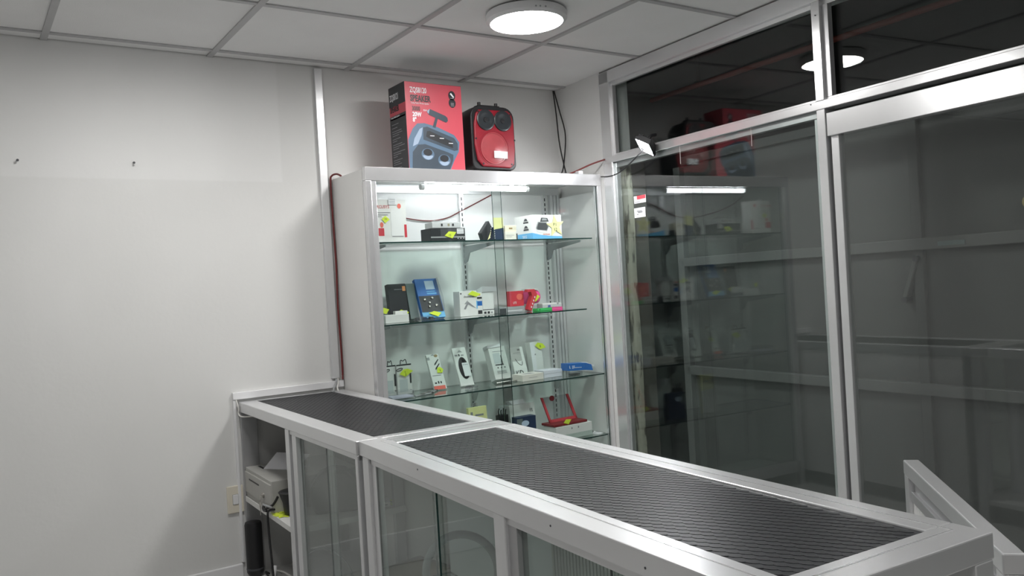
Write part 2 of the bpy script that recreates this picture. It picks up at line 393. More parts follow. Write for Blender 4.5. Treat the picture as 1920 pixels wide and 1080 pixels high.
# ================================================================== LIGHTS
def ceiling_lamp(x, y, label):
    t = empty('ceiling_lamp', (x, y, ZC-.004), 0, label, 'lamp', 'round ceiling lamps')
    MB().lathe([(.152, 0), (.155, -.006), (.155, -.026), (.148, -.034), (.139, -.036), (.139, -.030), (.0, -.030)], n=64).build('housing', PLAST, t, smooth=True)
    MB().lathe([(.0, -.0460), (.05, -.0452), (.10, -.0420), (.128, -.0375), (.139, -.0325), (.139, -.0305), (.0, -.0305)], n=64).build('lens', LENS, t, smooth=True)
    for k, a in enumerate((-112, -106, -98)):
        c, s_ = math.cos(R(a)), math.sin(R(a))
        MB().cyl((.1545*c, .1545*s_, -.022), (.156*c, .156*s_, -.022), .0035, n=8).build('mark', GREY, t)
    return t
ceiling_lamp(1.868, 2.570, 'round white ceiling lamp glowing above the speaker box')
ceiling_lamp(.641, 2.573, 'round white ceiling lamp between the plain wall and the counters, above the picture')
ceiling_lamp(1.861, .133, 'round white ceiling lamp near the glass door, outside the picture')
ceiling_lamp(.031, .133, 'round white ceiling lamp over the staff side, outside the picture')

# ================================================================== DISPLAY CABINET
CX, CY = 1.458, 3.216
CW, CD = 1.284, .357
cb = empty('display_cabinet', (CX, CY, 0), 0, 'tall aluminium display cabinet with sliding glass doors and glass shelves', 'cabinet')
box(0, .016, .03, CD, 0, 1.776).build('side_panel', LAMW, cb)
box(CW-.016, CW, .03, CD-.0, 0, 1.70).build('side_panel', WHITE, cb)
box(.016, CW-.016, CD-.008, CD, .08, 1.776).build('back_panel', WHITE, cb)
box(.016, CW-.016, .03, CD-.008, 1.756, 1.776).build('top_panel', LAMW, cb)
box(.016, CW-.016, .03, CD-.008, .08, .10).build('bottom_panel', LAMW, cb)
box(.0, CW, 0, .034, 1.724, 1.782).build('top_rail', ALUB, cb, bevel=.002)
box(.0, .026, .0, .034, 0, 1.724).build('stile', ALUB, cb, bevel=.002)
box(.026, .049, .004, .034, .14, 1.724).build('stile', ALU, cb, bevel=.0015)
box(CW-.026, CW, 0, .034, 0, 1.724).build('stile', ALUB, cb, bevel=.002)
box(.049, CW-.026, .0, .034, .08, .14).build('bottom_rail', ALU, cb, bevel=.002)
box(.016, CW-.016, CD-.024, CD-.008, 1.716, 1.756).build('back_rail', ALU, cb, bevel=.0015)
for k in range(3): box(CW-.080+.021*k, CW-.062+.021*k, CD-.030, CD-.008, .1, 1.716).build('corner_channel', ALU, cb, bevel=.002)
UPX = (.100, .660, 1.172)
for u in UPX:
    box(u-.013, u+.013, CD-.022, CD-.008, .12, 1.72).build('slotted_upright', ALU, cb, bevel=.001)
    m = MB()
    z = .15
    while z < 1.70:
        m.box(u-.003, u+.003, CD-.0226, CD-.0218, z, z+.016); z += .026
    so = m.build('slot', BLACK, cb); so['kind'] = 'stuff'
SHZ = (1.4655, 1.112, .779, .471)
SHX = ((.052, 1.228), (.055, 1.168), (.035, 1.266), (.035, 1.266))
SHD = CD-.03
for z, (a, b_) in zip(SHZ, SHX):
    box(a, b_, .028, SHD, z-.006, z, 0, 1, 'z').build('glass_shelf', [GL_SHELF, EDGE], cb)
    for u in UPX:
        if u > b_: continue
        pl = [(CD-.022, z-.008), (.052, z-.008), (.052, z-.018), (.20, z-.035), (CD-.075, z-.045), (CD-.052, z-.085), (CD-.022, z-.095)]
        MB().prism(pl, u-.002, u+.002, 'x').build('bracket', GREY if z > 1 else ALUD, cb)
box(.051, .690, .0225, .0275, .145, 1.722, 0, 1, 'y').build('sliding_pane', [GL_CAB, EDGE], cb)
box(.632, CW-.028, .0105, .0155, .145, 1.722, 0, 1, 'y').build('sliding_pane', [GL_CAB, EDGE], cb)
# LED tube under the cabinet top
tb = empty('led_tube', (1.742, 3.268, 1.708), 0, 'bright white LED tube under the top of the display cabinet', 'lamp')
MB().cyl((.015, 0, 0), (.570, 0, 0), .0125, n=20).build('tube', TUBEM, tb, smooth=True)
for a, b_ in ((0, .018), (.567, .584)): MB().cyl((a, 0, 0), (b_, 0, 0), .0132, n=20).build('end_cap', PLAST, tb, smooth=True)
for a in (.09, .49): box(a-.006, a+.006, -.010, .010, .008, .048).build('clip', PLAST, tb)

# ================================================================== COUNTERS
ZT = .826
def scales(parent, x0, x1, y0, y1, zt, wd=.0205, row=.0172):
    """raised fish-scale tread: every scale is a little ramp with a curved lip"""
    m = MB(); nx = int((x1-x0)/row); ny = int((y1-y0)/wd)
    dx = (x1-x0)/nx; dy = (y1-y0)/ny
    for i in range(nx):
        xa = x0 + i*dx
        for j in range(-1, ny):
            yc = y0 + (j + .5 + (.5 if i % 2 else 0))*dy
            if yc - dy/2 < y0 - 1e-4 or yc + dy/2 > y1 + 1e-4: continue
            tip = min(xa + dx*1.45, x1)
            pts = [(xa, yc-dy*.49), (xa + dx*.75, yc-dy*.44), (min(xa+dx*1.2, x1), yc-dy*.24), (tip, yc), (min(xa+dx*1.2, x1), yc+dy*.24), (xa+dx*.75, yc+dy*.44), (xa, yc+dy*.49)]
            hs = [zt + .0002 + .0010*((p[0]-xa)/(dx*1.45)) for p in pts]
            top = [(p[0], p[1], h) for p, h in zip(pts, hs)]
            bot = [(p[0], p[1], zt-.0004) for p in pts]
            n = 7
            m.add(bot + top, [tuple(range(n, 2*n))] + [(k, k+1, n+k+1, n+k) for k in range(n-1)])
    o = m.build('mat_scales', RUB, parent); o['kind'] = 'stuff'
    return o
def pane(parent, x0, x1, y, z0, z1, m=None): return box(x0, x1, y, y+.005, z0, z1, 0, 1, 'y').build('sliding_pane', [m or GL_CTR, EDGE], parent)

# ---- far counter, from the wall
lc = empty('counter', (.978, 3.570, 0), R(-91.43), 'aluminium glass counter set against the white wall, cash drawer inside', 'counter')
LL, LD = 1.313, .465
box(0.004, LL, 0, .069, .784, ZT).build('front_rail', ALU, lc, bevel=.003)
box(0.004, LL, .408, LD, .784, ZT).build('back_rail', ALU, lc, bevel=.003)
box(1.277, LL, .069, .408, .784, ZT-.001).build('end_rail', ALUB, lc, bevel=.002)
box(.004, .016, .069, .408, .784, ZT-.001).build('end_rail', ALU, lc, bevel=.001)
box(.016, 1.277, .069, .408, .800, ZT-.004).build('rubber_mat', RUB, lc)
scales(lc, .018, 1.275, .071, .406, ZT-.004)
box(.66, LL, .006, .03, .768, .784).build('track', ALU, lc, bevel=.001)
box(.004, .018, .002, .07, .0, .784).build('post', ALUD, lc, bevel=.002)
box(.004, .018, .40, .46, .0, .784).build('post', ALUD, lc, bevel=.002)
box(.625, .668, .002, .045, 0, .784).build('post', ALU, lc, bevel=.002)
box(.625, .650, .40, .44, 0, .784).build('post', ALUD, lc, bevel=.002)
box(.690, .735, .006, .03, .02, .768).build('door_stile', ALU, lc, bevel=.001)
box(1.292, LL, .002, .045, 0, .784).build('post', ALU, lc, bevel=.002)
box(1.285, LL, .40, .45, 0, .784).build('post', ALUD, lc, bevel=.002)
box(.018, LL-.01, .448, .458, .08, .784).build('back_panel', LAMW, lc)
box(.018, .66, .046, .445, .408, .430).build('inner_shelf', LAMW, lc, bevel=.001)
box(.018, .624, .004, .046, .408, .430).build('inner_shelf', LAMW, lc, bevel=.001)
box(.018, LL, .004, .445, .085, .105).build('bottom_deck', LAMW, lc)
pane(lc, .735, 1.065, .0205, .1, .768)
pane(lc, 1.02, 1.290, .012, .1, .768)

# ---- near counter
rc = empty('counter', (.9525, 2.255, 0), R(-93.69), 'long aluminium glass counter nearest the camera, black rubber top', 'counter')
RL, RD = 1.565, .465
box(.0, 1.497, 0, .075, .784, ZT).build('front_rail', ALU, rc, bevel=.0025)
box(.103, 1.497, .397, RD, .784, ZT).build('back_rail', ALU, rc, bevel=.0025)
box(.0, .103, .075, RD, .784, ZT-.0004).build('end_rail', ALUB, rc, bevel=.0025)
box(1.497, RL, 0, RD, .784, ZT-.0004).build('end_rail', ALU, rc, bevel=.0025)
box(.05, 1.52, .047, .0495, ZT-.001, ZT+.0006).build('ridge', ALUB, rc)
box(.05, 1.52, .4285, .431, ZT-.001, ZT+.0006).build('ridge', ALUB, rc)
box(1.520, 1.5225, .047, .431, ZT-.001, ZT+.0006).build('ridge', ALUB, rc)
box(.0475, .050, .047, .431, ZT-.001, ZT+.0006).build('ridge', ALUB, rc)
box(.103, 1.497, .075, .397, .800, ZT-.004).build('rubber_mat', RUB, rc)
scales(rc, .105, 1.495, .077, .395, ZT-.004)
box(.07, RL, .008, .04, .768, .784).build('track', ALU, rc, bevel=.001)
for a, b_ in ((.018, .066), (.795, .842), (RL-.05, RL)):
    box(a, b_, .002, .045, 0, .784).build('post', ALU, rc, bevel=.002)
    box(a, b_, RD-.05, RD-.004, 0, .784).build('post', ALU, rc, bevel=.002)
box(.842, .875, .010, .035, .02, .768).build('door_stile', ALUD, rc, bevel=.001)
box(.066, .10, .010, .030, .02, .768).build('door_stile', ALU, rc, bevel=.001)
box(.06, .80, .240, .248, .105, .784).build('back_panel', PAPER, rc)
rb = MB()
x = .845
while x < 1.505:
    rb.box(x, x+.0080, .108, .122, .105, .782); x += .0115
ro = rb.build('ribbed_panel', LAMW, rc); ro['kind'] = 'stuff'
box(.845, 1.512, .121, .126, .105, .782).build('back_panel', LAMW, rc)
box(.06, .80, .06, .239, .405, .411, 0, 1, 'z').build('inner_shelf', [GL_SHELF, EDGE], rc)
box(.848, RL-.052, .106, .112, .716, .719).build('panel_seam', CHAR, rc)
box(.02, RL, .004, RD-.01, .085, .105).build('bottom_deck', LAMW, rc)
pane(rc, .10, .490, .0125, .1, .768)
pane(rc, .45, .795, .0215, .1, .768)
pane(rc, .875, 1.21, .0215, .1, .768)
pane(rc, 1.18, RL-.05, .0125, .1, .768)
for (a, z) in ((.42, .812), (1.02, .806), (1.29, .80)):
    MB().cyl((a, -.0008, z), (a, .001, z), .0022, n=8).build('pit', CHAR, rc)

# solid ring built for a curved reflection in the near counter glass
rg = MB()
rg.tube([(.094*math.cos(2*PI*k/24), 0, .094*math.sin(2*PI*k/24)) for k in range(24)], .0105, 10, smooth=2, closed=True)
o = rg.build('reflection_ring', GREY, None, smooth=True)
o.location = (1.0587, 1.8814, .5170); o.rotation_euler = (R(-6), 0, R(-38))
tag(o, 'thick grey ring standing in for a reflected arc in the near counter glass', 'ring')

# ---- swing gate beside the near counter
va = Vector((1.978, 1.211, 0)); vb = Vector((1.444, .716, 0)); dv = vb-va; gl_ = dv.length
sg = empty('swing_gate', va, math.atan2(dv.y, dv.x), 'low aluminium swing gate with ribbed panel between counter and glass wall', 'gate')
box(0, gl_, 0, .037, .714, .75).build('top_rail', ALU, sg, bevel=.003)
box(0, .040, 0.001, .036, 0.03, .714).build('stile', ALU, sg, bevel=.002)
box(gl_-.040, gl_, 0.001, .036, 0.03, .714).build('stile', ALUB, sg, bevel=.002)
box(.04, gl_-.04, .004, .033, .05, .10).build('bottom_rail', ALU, sg, bevel=.002)
box(.04, gl_-.04, .006, .031, .655, .68).build('middle_rail', ALUD, sg, bevel=.002)
box(.04, gl_-.04, .015, .022, .68, .714).build('infill', ALUD, sg)
m = MB(); x = .042
while x < gl_-.05:
    m.box(x, x+.007, .010, .026, .10, .655); x += .011
o = m.build('ribs', CARD, sg); o['kind'] = 'stuff'
box(.04, gl_-.04, .016, .020, .10, .655).build('infill', GREY, sg)

# ================================================================== WALL FIXTURES
o = box(1.396, 1.432, YW-.020, YW, .878, ZC-.010).build('cable_trunking', ALU, bevel=.002)
tag(o, 'vertical silver cable trunking on the white wall beside the cabinet', 'trunking')
o = box(.956, 1.452, YW-.016, YW, .836, .866).build('cable_trunking', PLAST, bevel=.002)
tag(o, 'white horizontal cable trunking along the wall above the far counter', 'trunking')
o = box(.956, .968, YW-.012, YW, .152, .836).build('cable_trunking', PLAST, bevel=.002)
tag(o, 'narrow white vertical cable trunking down the wall beside the counter end', 'trunking')
sw = empty('light_switch', (.944, YW, .363+.057), 0, 'cream light switch on the white wall beside the counter', 'light switch')
MB().prism(rrect(-.034, .034, -.057, .057, .005), -.010, 0).build('plate', CREAM, sw, bevel=.003)
MB().prism(rrect(-.011, .011, -.020, .020, .002), -.0135, -.008).build('rocker', PLAST, sw, bevel=.0015)
box(-.0125, .0125, -.0104, -.009, -.0215, .0215).build('rocker_frame', GREY, sw)
for (x, z, lb) in ((.227, 1.822, 'small nail in the white wall, nearer the picture edge'), (.626, 1.826, 'small nail in the white wall, nearer the cabinet')):
    m = MB().cyl((0, -.018, -.003), (0, 0, 0), .0022, n=8); m.cyl((0, -.019, -.003), (0, -.017, -.003), .0048, n=10)
    tag(m.build('nail', CHAR, None, loc=(x, YW, z)), lb, 'nail')

def wire(name, pts, r, material, label, cat='cable', **k):
    return tag(MB().tube(pts, r, 7, smooth=8).build(name, material, None, smooth=True), label, cat, **k)
wire('cable', [(1.470, 3.50, 1.783), (1.462, 3.53, 1.795), (1.449, 3.556, 1.79), (1.445, 3.564, 1.76), (1.447, 3.568, 1.6), (1.449, 3.566, 1.4), (1.446, 3.567, 1.2), (1.450, 3.568, 1.0), (1.449, 3.566, .90), (1.444, 3.556, .87)], .0045, WIRER, 'dark red and black cable running down the side of the cabinet')
wire('cable', [(1.418, 3.566, .882), (1.412, 3.555, .862), (1.396, 3.540, .842), (1.386, 3.525, .8285), (1.384, 3.512, .824)], .0045, GREY, 'short grey cable from the trunking end to the counter top')
wire('cable', [(1.424, 3.566, .88), (1.420, 3.550, .858), (1.407, 3.532, .838), (1.404, 3.515, .8265)], .0035, WIREW, 'short white cable from the trunking end to the counter top')
wire('cable', [(.966, 3.555, .836), (.972, 3.545, .80), (.971, 3.548, .78), (.976, 3.53, .768), (.990, 3.47, .772), (1.0, 3.42, .778)], .003, WIREW, 'thin white cable looping over the wall end of the far counter')
# corner cables over the cabinet
wire('cable', [(2.735, 3.55, 2.278), (2.748, 3.53, 2.17), (2.747, 3.49, 2.04), (2.742, 3.50, 1.92), (2.69, 3.47, 1.82), (2.60, 3.45, 1.785)], .0035, WIREB, 'black cable bowing out in the room corner over the cabinet')
wire('cable', [(2.728, 3.55, 2.278), (2.737, 3.545, 2.15), (2.735, 3.53, 2.0), (2.733, 3.50, 1.88), (2.720, 3.46, 1.80), (2.705, 3.44, 1.785)], .0035, WIREB, 'straighter black cable hanging in the room corner over the cabinet')
wire('cable', [(2.58, 3.30, 1.784), (2.62, 3.265, 1.80), (2.68, 3.21, 1.83), (2.737, 3.165, 1.85)], .004, WIRER, 'dark red cable rising from the cabinet top to the glass frame')
wire('cable', [(1.49, 3.55, 1.714), (1.58, 3.553, 1.66), (1.72, 3.553, 1.615), (1.90, 3.553, 1.585), (2.02, 3.553, 1.595), (2.12, 3.553, 1.635), (2.30, 3.553, 1.715)], .003, WIRER, 'thin dark cable sagging along the cabinet back panel')
wire('cable', [(2.30, 3.30, 1.783), (2.275, 3.28, 1.785), (2.255, 3.29, 1.790), (2.235, 3.30, 1.784)], .003, WIREB, 'short black lead on the cabinet top behind the red speaker')

# flood lamp clipped to the transom
FLP = Vector((2.668, 2.80, 1.852))
fn = Vector((-.567, .263, -.80)).normalized()
ft = Vector((0, 0, 1)) - fn*fn.z; ft.normalize(); fs = ft.cross(fn)
ca, sa = math.cos(R(38)), math.sin(R(38)); fs, ft = fs*ca + ft*sa, ft*ca - fs*sa
fl_m = Matrix((fs, ft, fn)).transposed().to_4x4(); fl_m.translation = FLP
fo = empty('flood_lamp'); fo.matrix_world = fl_m
tag(fo, 'small black LED flood lamp clipped to the aluminium transom', 'lamp')
box(-.052, .052, -.036, .036, -.020, 0).build('housing', BLACK, fo, bevel=.003)
MB().prism(rrect(-.044, .044, -.029, .029, .004), 0.0002, .002, 'z').build('lens', FLOODM, fo)
for k, (a, b_, c, d) in enumerate(((-.056, .056, .036, .039), (-.056, .056, -.039, -.036), (-.056, -.052, -.036, .036), (.052, .056, -.036, .036))):
    box(a, b_, c, d, -.004, .010).build('hood', BLACK, fo)
for k in range(5): box(-.04, .04, -.028+.012*k, -.024+.012*k, -.030, -.020).build('fin', BLACK, fo)
MB().tube([(.0, .0, -.028), (.0, .01, -.05), (-.02, .0, -.075)], .008, 8, smooth=4).build('arm', BLACK, fo, smooth=True)
wire('cable', [(2.735, 3.205, 1.768), (2.715, 3.12, 1.758), (2.69, 3.02, 1.760), (2.675, 2.93, 1.785), (2.668, 2.86, 1.815), (2.672, 2.815, 1.842)], .003, WIREB, 'thin grey cable drooping from the cabinet corner to the flood lamp')
o = box(2.618, 2.645, 3.235, 3.262, 1.7822, 1.800).build('adhesive_cable_clip', PLAST, bevel=.002)
tag(o, 'tiny white plastic block on the cabinet top near the glass wall', 'clip')
# paper stickers on the fixed pane and two strings under the transom
st = G('price_sticker', label='red and white paper sticker on the fixed glass pane', cat='sticker')
box(.605, .690, .0043, .0053, 1.605, 1.640).build('paper', PAPER, st); box(.628, .690, .0035, .0042, 1.624, 1.640).build('red_band', REDC, st)
box(.61, .65, .0035, .0042, 1.610, 1.613).build('print_line', GINK, st)
st = G('price_sticker', label='plain white sticker with dark print on the fixed glass pane', cat='sticker')
box(.602, .682, .0043, .0053, 1.537, 1.583).build('paper', PAPER, st)
for a, b_, z in ((.622, .66, 1.566), (.63, .664, 1.560), (.622, .632, 1.55)): box(a, b_, .0035, .0042, z, z+.004).build('print_line', GINK, st)
for (a, z0, lb) in ((.943, 1.745, 'thin white string with a paper tab under the transom, nearer the flood lamp'), (1.36, 1.752, 'thin white string under the transom, nearer the mullion')):
    s_ = G('string', label=lb, cat='string')
    MB().tube([(a, .002, 1.824), (a+.002, .001, 1.79), (a, .002, z0)], .0012, 6, smooth=4).build('thread', WIREW, s_, smooth=True)

# ================================================================== GOODS
def patches(o, w, d, h, front=(), left=(), top=()):
    for (u0, v0, u1, v1, m, nm) in front: box(u0*w, u1*w, -.0006, .0004, v0*h, v1*h).build(nm, m, o)
    for (u0, v0, u1, v1, m, nm) in left:  box(-.0006, .0004, (1-u1)*d, (1-u0)*d, v0*h, v1*h).build(nm, m, o)
    for (u0, v0, u1, v1, m, nm) in top:   box(u0*w, u1*w, v0*d, v1*d, h-.0004, h+.0006).build(nm, m, o)
def carton(name, label, cat, x, y, z, w, d, h, m, rz=0., lean=0., front=(), left=(), top=(), group=None, bevel=.0012):
    """box with its front-bottom-left corner at (x,y,z); rz turns it, lean tips its top backwards"""
    o = box(0, w, 0, d, 0, h).build(name, m, None, loc=(x, y, z + d*math.sin(R(lean)) + .0004), rot=(R(-lean), 0, R(rz)), bevel=bevel)
    tag(o, label, cat, group); patches(o, w, d, h, front, left, top)
    return o
def note(parent, pts, y=-.0012, m=None, name='price_note', marks=(), face='front', t=.0006):
    pl = MB()
    if face == 'front': pl.prism(pts, y-t, y, 'y')
    else: pl.prism(pts, y-t, y, 'x')
    n = pl.build(name, m or YEL, parent)
    for (u, z, sz, s) in marks:
        if face == 'front': lettering(n, s, sz, INK, (u, y-t-.0003, z), 'front', 'handwriting')
    return n
def diamond(cx, cz, a, b, sk=0.): return [(cx-a, cz+sk), (cx-a*.1, cz-b), (cx+a, cz-sk), (cx+a*.1, cz+b)]
def star(cx, cz, ro, ri, n=5, ph=90):
    return [((ro if k % 2 == 0 else ri)*math.cos(R(ph+180*k/n)) + cx, (ro if k % 2 == 0 else ri)*math.sin(R(ph+180*k/n)) + cz) for k in range(2*n)]
Z1, Z2, Z3, Z4 = SHZ

# ---- on top of the cabinet: printed speaker carton
ZB = 1.7825
sb = box(0, .286, 0, .158, 0, .384).build('speaker_carton', PINKR, None, loc=(1.681, 3.245, ZB), bevel=.001)
tag(sb, 'tall pink-red speaker carton with a printed speaker, on the cabinet top', 'box')
W_, D_, H_ = .286, .158, .384
patches(sb, W_, D_, H_, left=[(0, .77, 1, 1, BLACKB, 'printed_band'), (0, .0, 1, .66, BLACKB, 'printed_band'), (.06, .615, .95, .632, REDC, 'printed_stripe')])
box(.0, W_, .0, D_, H_-.0006, H_+.0006).build('top_flap', BLACKB, sb)
lettering(sb, 'ZQS8120', .034, PAPER, (.024, -.0012, .338), 'front', sx=.62, bold=.0006)
lettering(sb, 'SPEAKER', .038, BLACKB, (.024, -.0012, .300), 'front', sx=.68, bold=.0012)
lettering(sb, 'Trolley Mobile Wireless Speaker', .011, PAPER, (.026, -.0012, .288), 'front', sx=.62)
lettering(sb, '3000', .028, BLACKB, (.030, -.0012, .258), 'front', sx=.72, bold=.0006)
lettering(sb, 'MAH', .012, PAPER, (.086, -.0012, .258), 'front', sx=.7)
lettering(sb, '20W', .027, PAPER, (.031, -.0012, .233), 'front', sx=.80, bold=.0010)
lettering(sb, '8"', .027, PAPER, (.031, -.0012, .209), 'front', sx=.80, bold=.0010)
lettering(sb, 'ZQS8121', .040, PAPER, (-.0012, .148, .322), 'left', sx=.55, bold=.0006)
lettering(sb, 'SPEAKER', .036, BLACKB, (-.0010, .148, .270), 'left', sx=.60, bold=.001)
lettering(sb, 'Trolley Mobile Speaker', .012, PAPER, (-.0012, .148, .243), 'left', sx=.8)
random.seed(3)
zz = .215
while zz > .02:
    n = random.randint(1, 3)
    for k in range(n):
        ln = random.uniform(.06, .125) if k < n-1 else random.uniform(.03, .09)
        box(-.0012, -.0006, .142-ln, .142, zz-.0012, zz+.0012).build('print_line', GINK, sb); zz -= .0095
    zz -= .006
# printed picture of the speaker on the carton front (flat print)
def pr(poly, m, y, nm='printed_picture'): return MB().prism(poly, y-.0003, y, 'y').build(nm, m, sb)
pr([(.002, .0), (.208, .0), (.232, .048), (.256, .085), (.262, .128), (.236, .160), (.15, .192), (.088, .205), (.052, .202), (.028, .178), (.003, .128)], PBLUE, -.0006)
pr([(.080, .186), (.10, .190), (.235, .146), (.252, .122), (.252, .092), (.232, .088), (.10, .126), (.078, .132)], PDARK, -.0010)
pr([(.098, .170), (.112, .172), (.226, .128), (.226, .100), (.108, .138), (.092, .146)], BLACKB, -.0014)
pr([(.016, .0), (.204, .0), (.224, .046), (.226, .070), (.20, .080), (.085, .112), (.05, .108), (.022, .075)], PDARK, -.0012)
for (cx_, cz_) in ((.096, .068), (.178, .044)):
    pr([(cx_+.032*math.cos(2*PI*k/20), cz_+.026*math.sin(2*PI*k/20)) for k in range(20)], PBLUE, -.0016)
    pr([(cx_+.026*math.cos(R(190+160*k/10)), cz_-.002+.022*math.sin(R(190+160*k/10))) for k in range(11)], PLITE, -.0019)
    pr([(cx_+.022*math.cos(2*PI*k/20), cz_+.008+.016*math.sin(2*PI*k/20)) for k in range(20)], BLACKB, -.0022)
pr([(.128, .190), (.142, .186), (.158, .232), (.146, .236)], PDARK, -.0010)
pr([(.112, .244), (.198, .214), (.208, .222), (.206, .236), (.196, .244), (.118, .270), (.106, .262)], PDARK, -.0014)
pr([(.112, .248), (.118, .270), (.106, .262), (.104, .254)], PLITE, -.0017)
pr([(.024, .10), (.034, .135), (.062, .178), (.078, .186), (.070, .150), (.050, .112)], PLITE, -.0010)
for (a, z) in ((.112, .152), (.16, .143), (.205, .123)): pr(rrect(a, a+.022, z-.003, z, .001, 2), PAPER, -.0018)
for (z, r) in ((.338, .021), (.304, .021)): pr([(.236+.018*math.cos(2*PI*k/24), z+r*math.sin(2*PI*k/24)) for k in range(24)], BLACKB, -.0006, 'printed_badge')
pr([(.226, .345), (.232, .350), (.248, .332), (.242, .328)], PAPER, -.0010, 'printed_badge')
for z in (.324, .302, .296, .290): pr(rrect(.228, .245, z, z+.003, .001, 2), GINK, -.0010, 'print_line')

# ---- red trolley speaker
sk = empty('trolley_speaker', (2.012, 3.248, ZB), R(0), 'red fronted black trolley speaker beside the carton on the cabinet', 'speaker')
SW_, SH_ = .240, .306
body = rrect(0, SW_, .010, SH_, (.03, .055, .055, .03), 6)
m = MB(); n = len(body)
secs = ((.0, 1.0), (.05, 1.0), (.13, .90), (.160, .80))
vv = []
for (yy, sc) in secs: vv += [(SW_/2 + (p[0]-SW_/2)*sc, yy, .01 + (p[1]-.01)*(.96 if sc < .9 else 1)) for p in body]
ff = [tuple(range(n)), tuple(range(len(vv)-1, len(vv)-n-1, -1))]
for k in range(len(secs)-1): ff += [(k*n+i, (k+1)*n+i, (k+1)*n+(i+1) % n, k*n+(i+1) % n) for i in range(n)]
m.add(vv, ff).build('cabinet', BLACK, sk, bevel=.004, smooth=True)
MB().prism([(.022, .05), (.05, .022), (.20, .018), (.224, .035), (.232, .10), (.232, .225), (.222, .275), (.20, .288), (.04, .286), (.024, .268), (.012, .22), (.010, .12)], -.010, .002).build('front_grille', RED, sk, bevel=.006, seg=3)
for (cx_, cz_) in ((.074, .238), (.168, .238)):
    MB().lathe([(.048, -.0095), (.048, -.015), (.043, -.0175), (.030, -.0145), (.015, -.0118), (.0, -.0112)], (cx_, 0, cz_), 'y', 32).build('horn', mat('horn_black', (.022, .026, .03), .35, 0, .1), sk, smooth=True)
    MB().lathe([(.012, -.0112), (.010, -.0145), (.0, -.0155)], (cx_, 0, cz_), 'y', 20).build('horn_plug', BLACK, sk, smooth=True)
MB().prism([(.095, .222), (.147, .222), (.160, .250), (.147, .258), (.095, .258), (.08, .250)], -.0128, -.0095).build('horn_bridge', MATS['horn_black'], sk, bevel=.001)
MB().lathe([(.074, -.0098), (.074, -.0125), (.070, -.0130), (.068, -.0115), (.03, -.0190), (.012, -.0215), (.0, -.022)], (.112, 0, .108), 'y', 40).build('woofer_dome', mat('highlit_red_grille', (.36, .06, .07), .3, 0, .15, 20, .15, 700), sk, smooth=True)  # paler red painted in for the highlights on the dome
MB().lathe([(.082, -.0098), (.082, -.0112), (.080, -.0112), (.080, -.0098)], (.112, 0, .108), 'y', 40).build('woofer_ring', RED, sk, smooth=True)
MB().prism([(.103, .062), (.176, .060), (.178, .092), (.104, .094)], -.0240, -.0225).build('paper_label', PAPER, sk)
for (a, z) in ((.036, .276), (.212, .270), (.05, .035), (.208, .036), (.017, .15), (.230, .15)): MB().cyl((a, -.0118, z), (a, -.0095, z), .0045, n=10).build('screw', BLACK, sk)
box(.065, .185, .03, .075, SH_-.003, SH_+.012).build('handle_recess', BLACK, sk, bevel=.004)
for a in (.078, .172): MB().cyl((a, .045, SH_+.010), (a, .045, SH_+.026), .008, n=14).build('handle_post', BLACK, sk, bevel=.001)
for a in (.03, .21): box(a-.012, a+.012, .02, .14, 0, .012).build('foot', BLACK, sk, bevel=.002)

# ---- top shelf
o = carton('router_carton', 'tall white router carton with red print at the cabinet stile', 'box', 1.530, 3.300, Z1, .150, .07, .188, CARD,
       front=[(0, .16, .27, .34, REDC, 'printed_swoosh'), (.92, .12, 1, .42, REDC, 'printed_swoosh')])
lettering(o, 'MERCUSYS', .020, REDC, (-.012, -.0012, .150), 'front', sx=.85)
for z, a in ((.130, .062), (.120, .05), (.112, .02)): box(.012, .012+a, -.0012, -.0004, z, z+.003).build('print_line', GINK, o)
MB().prism(rrect(.075, .128, .028, .150, (.004, .02, .02, .004)), -.0011, -.0004).build('printed_router', PLAST, o)
box(.078, .132, -.0014, -.0010, .026, .029).build('printed_shadow', GINK, o)
MB().prism([(.03+.008*math.cos(2*PI*k/16), .078+.012*math.sin(2*PI*k/16)) for k in range(16)], -.0012, -.0004).build('printed_figure', CORAL, o)
MB().prism([(.118+.009*math.cos(2*PI*k/16), .160+.011*math.sin(2*PI*k/16)) for k in range(16)], -.0012, -.0004).build('printed_badge', CORAL, o)
note(o, [(.030, .104), (.046, .085), (.068, .101), (.049, .117)], -.0030, marks=((.043, .099, .012, '10'),))
box(.066, .106, -.004, -.003, .166, .196).build('tag', PAPER, o)
for z in (.172, .180, .188): box(.07, .098, -.0046, -.004, z, z+.002).build('print_line', GINK, o)

o = carton('black_carton', 'black carton with a silver stripe and yellow price note, top shelf', 'box', 1.785, 3.275, Z1, .178, .095, .059, BLACKB, rz=0,
       front=[(0, .26, 1, .36, GREY, 'printed_stripe'), (.76, .55, .96, .95, PAPER, 'label'), (.68, .05, .76, .2, BLACK, 'printed_mark'), (.28, .38, .75, .95, CHAR, 'printed_picture')])
for k in range(3): box(.137+.015*k, .141+.015*k, -.0012, -.0004, .010, .014).build('print_mark', PAPER, o)
for z in (.036, .043, .050): box(.138, .168, -.0012, -.0006, z, z+.002).build('print_line', GINK, o)
note(o, [(.068, .024), (.108, .012), (.130, .040), (.092, .044)], -.003, marks=((.088, .022, .014, '15'),))
o = carton('slim_carton', 'slim silver-white carton with three small icons lying on the black carton', 'box', 1.800, 3.285, Z1+.0605, .150, .07, .026, mat('silver_card', (.62, .63, .64), .4, .2, .05),
       front=[(.30, .3, .36, .75, INK, 'icon'), (.53, .3, .60, .75, mat('olive_ink', (.3, .28, .18), .6), 'icon'), (.68, .3, .75, .75, INK, 'icon')])
m = MB(); random.seed(11)
hv = {}
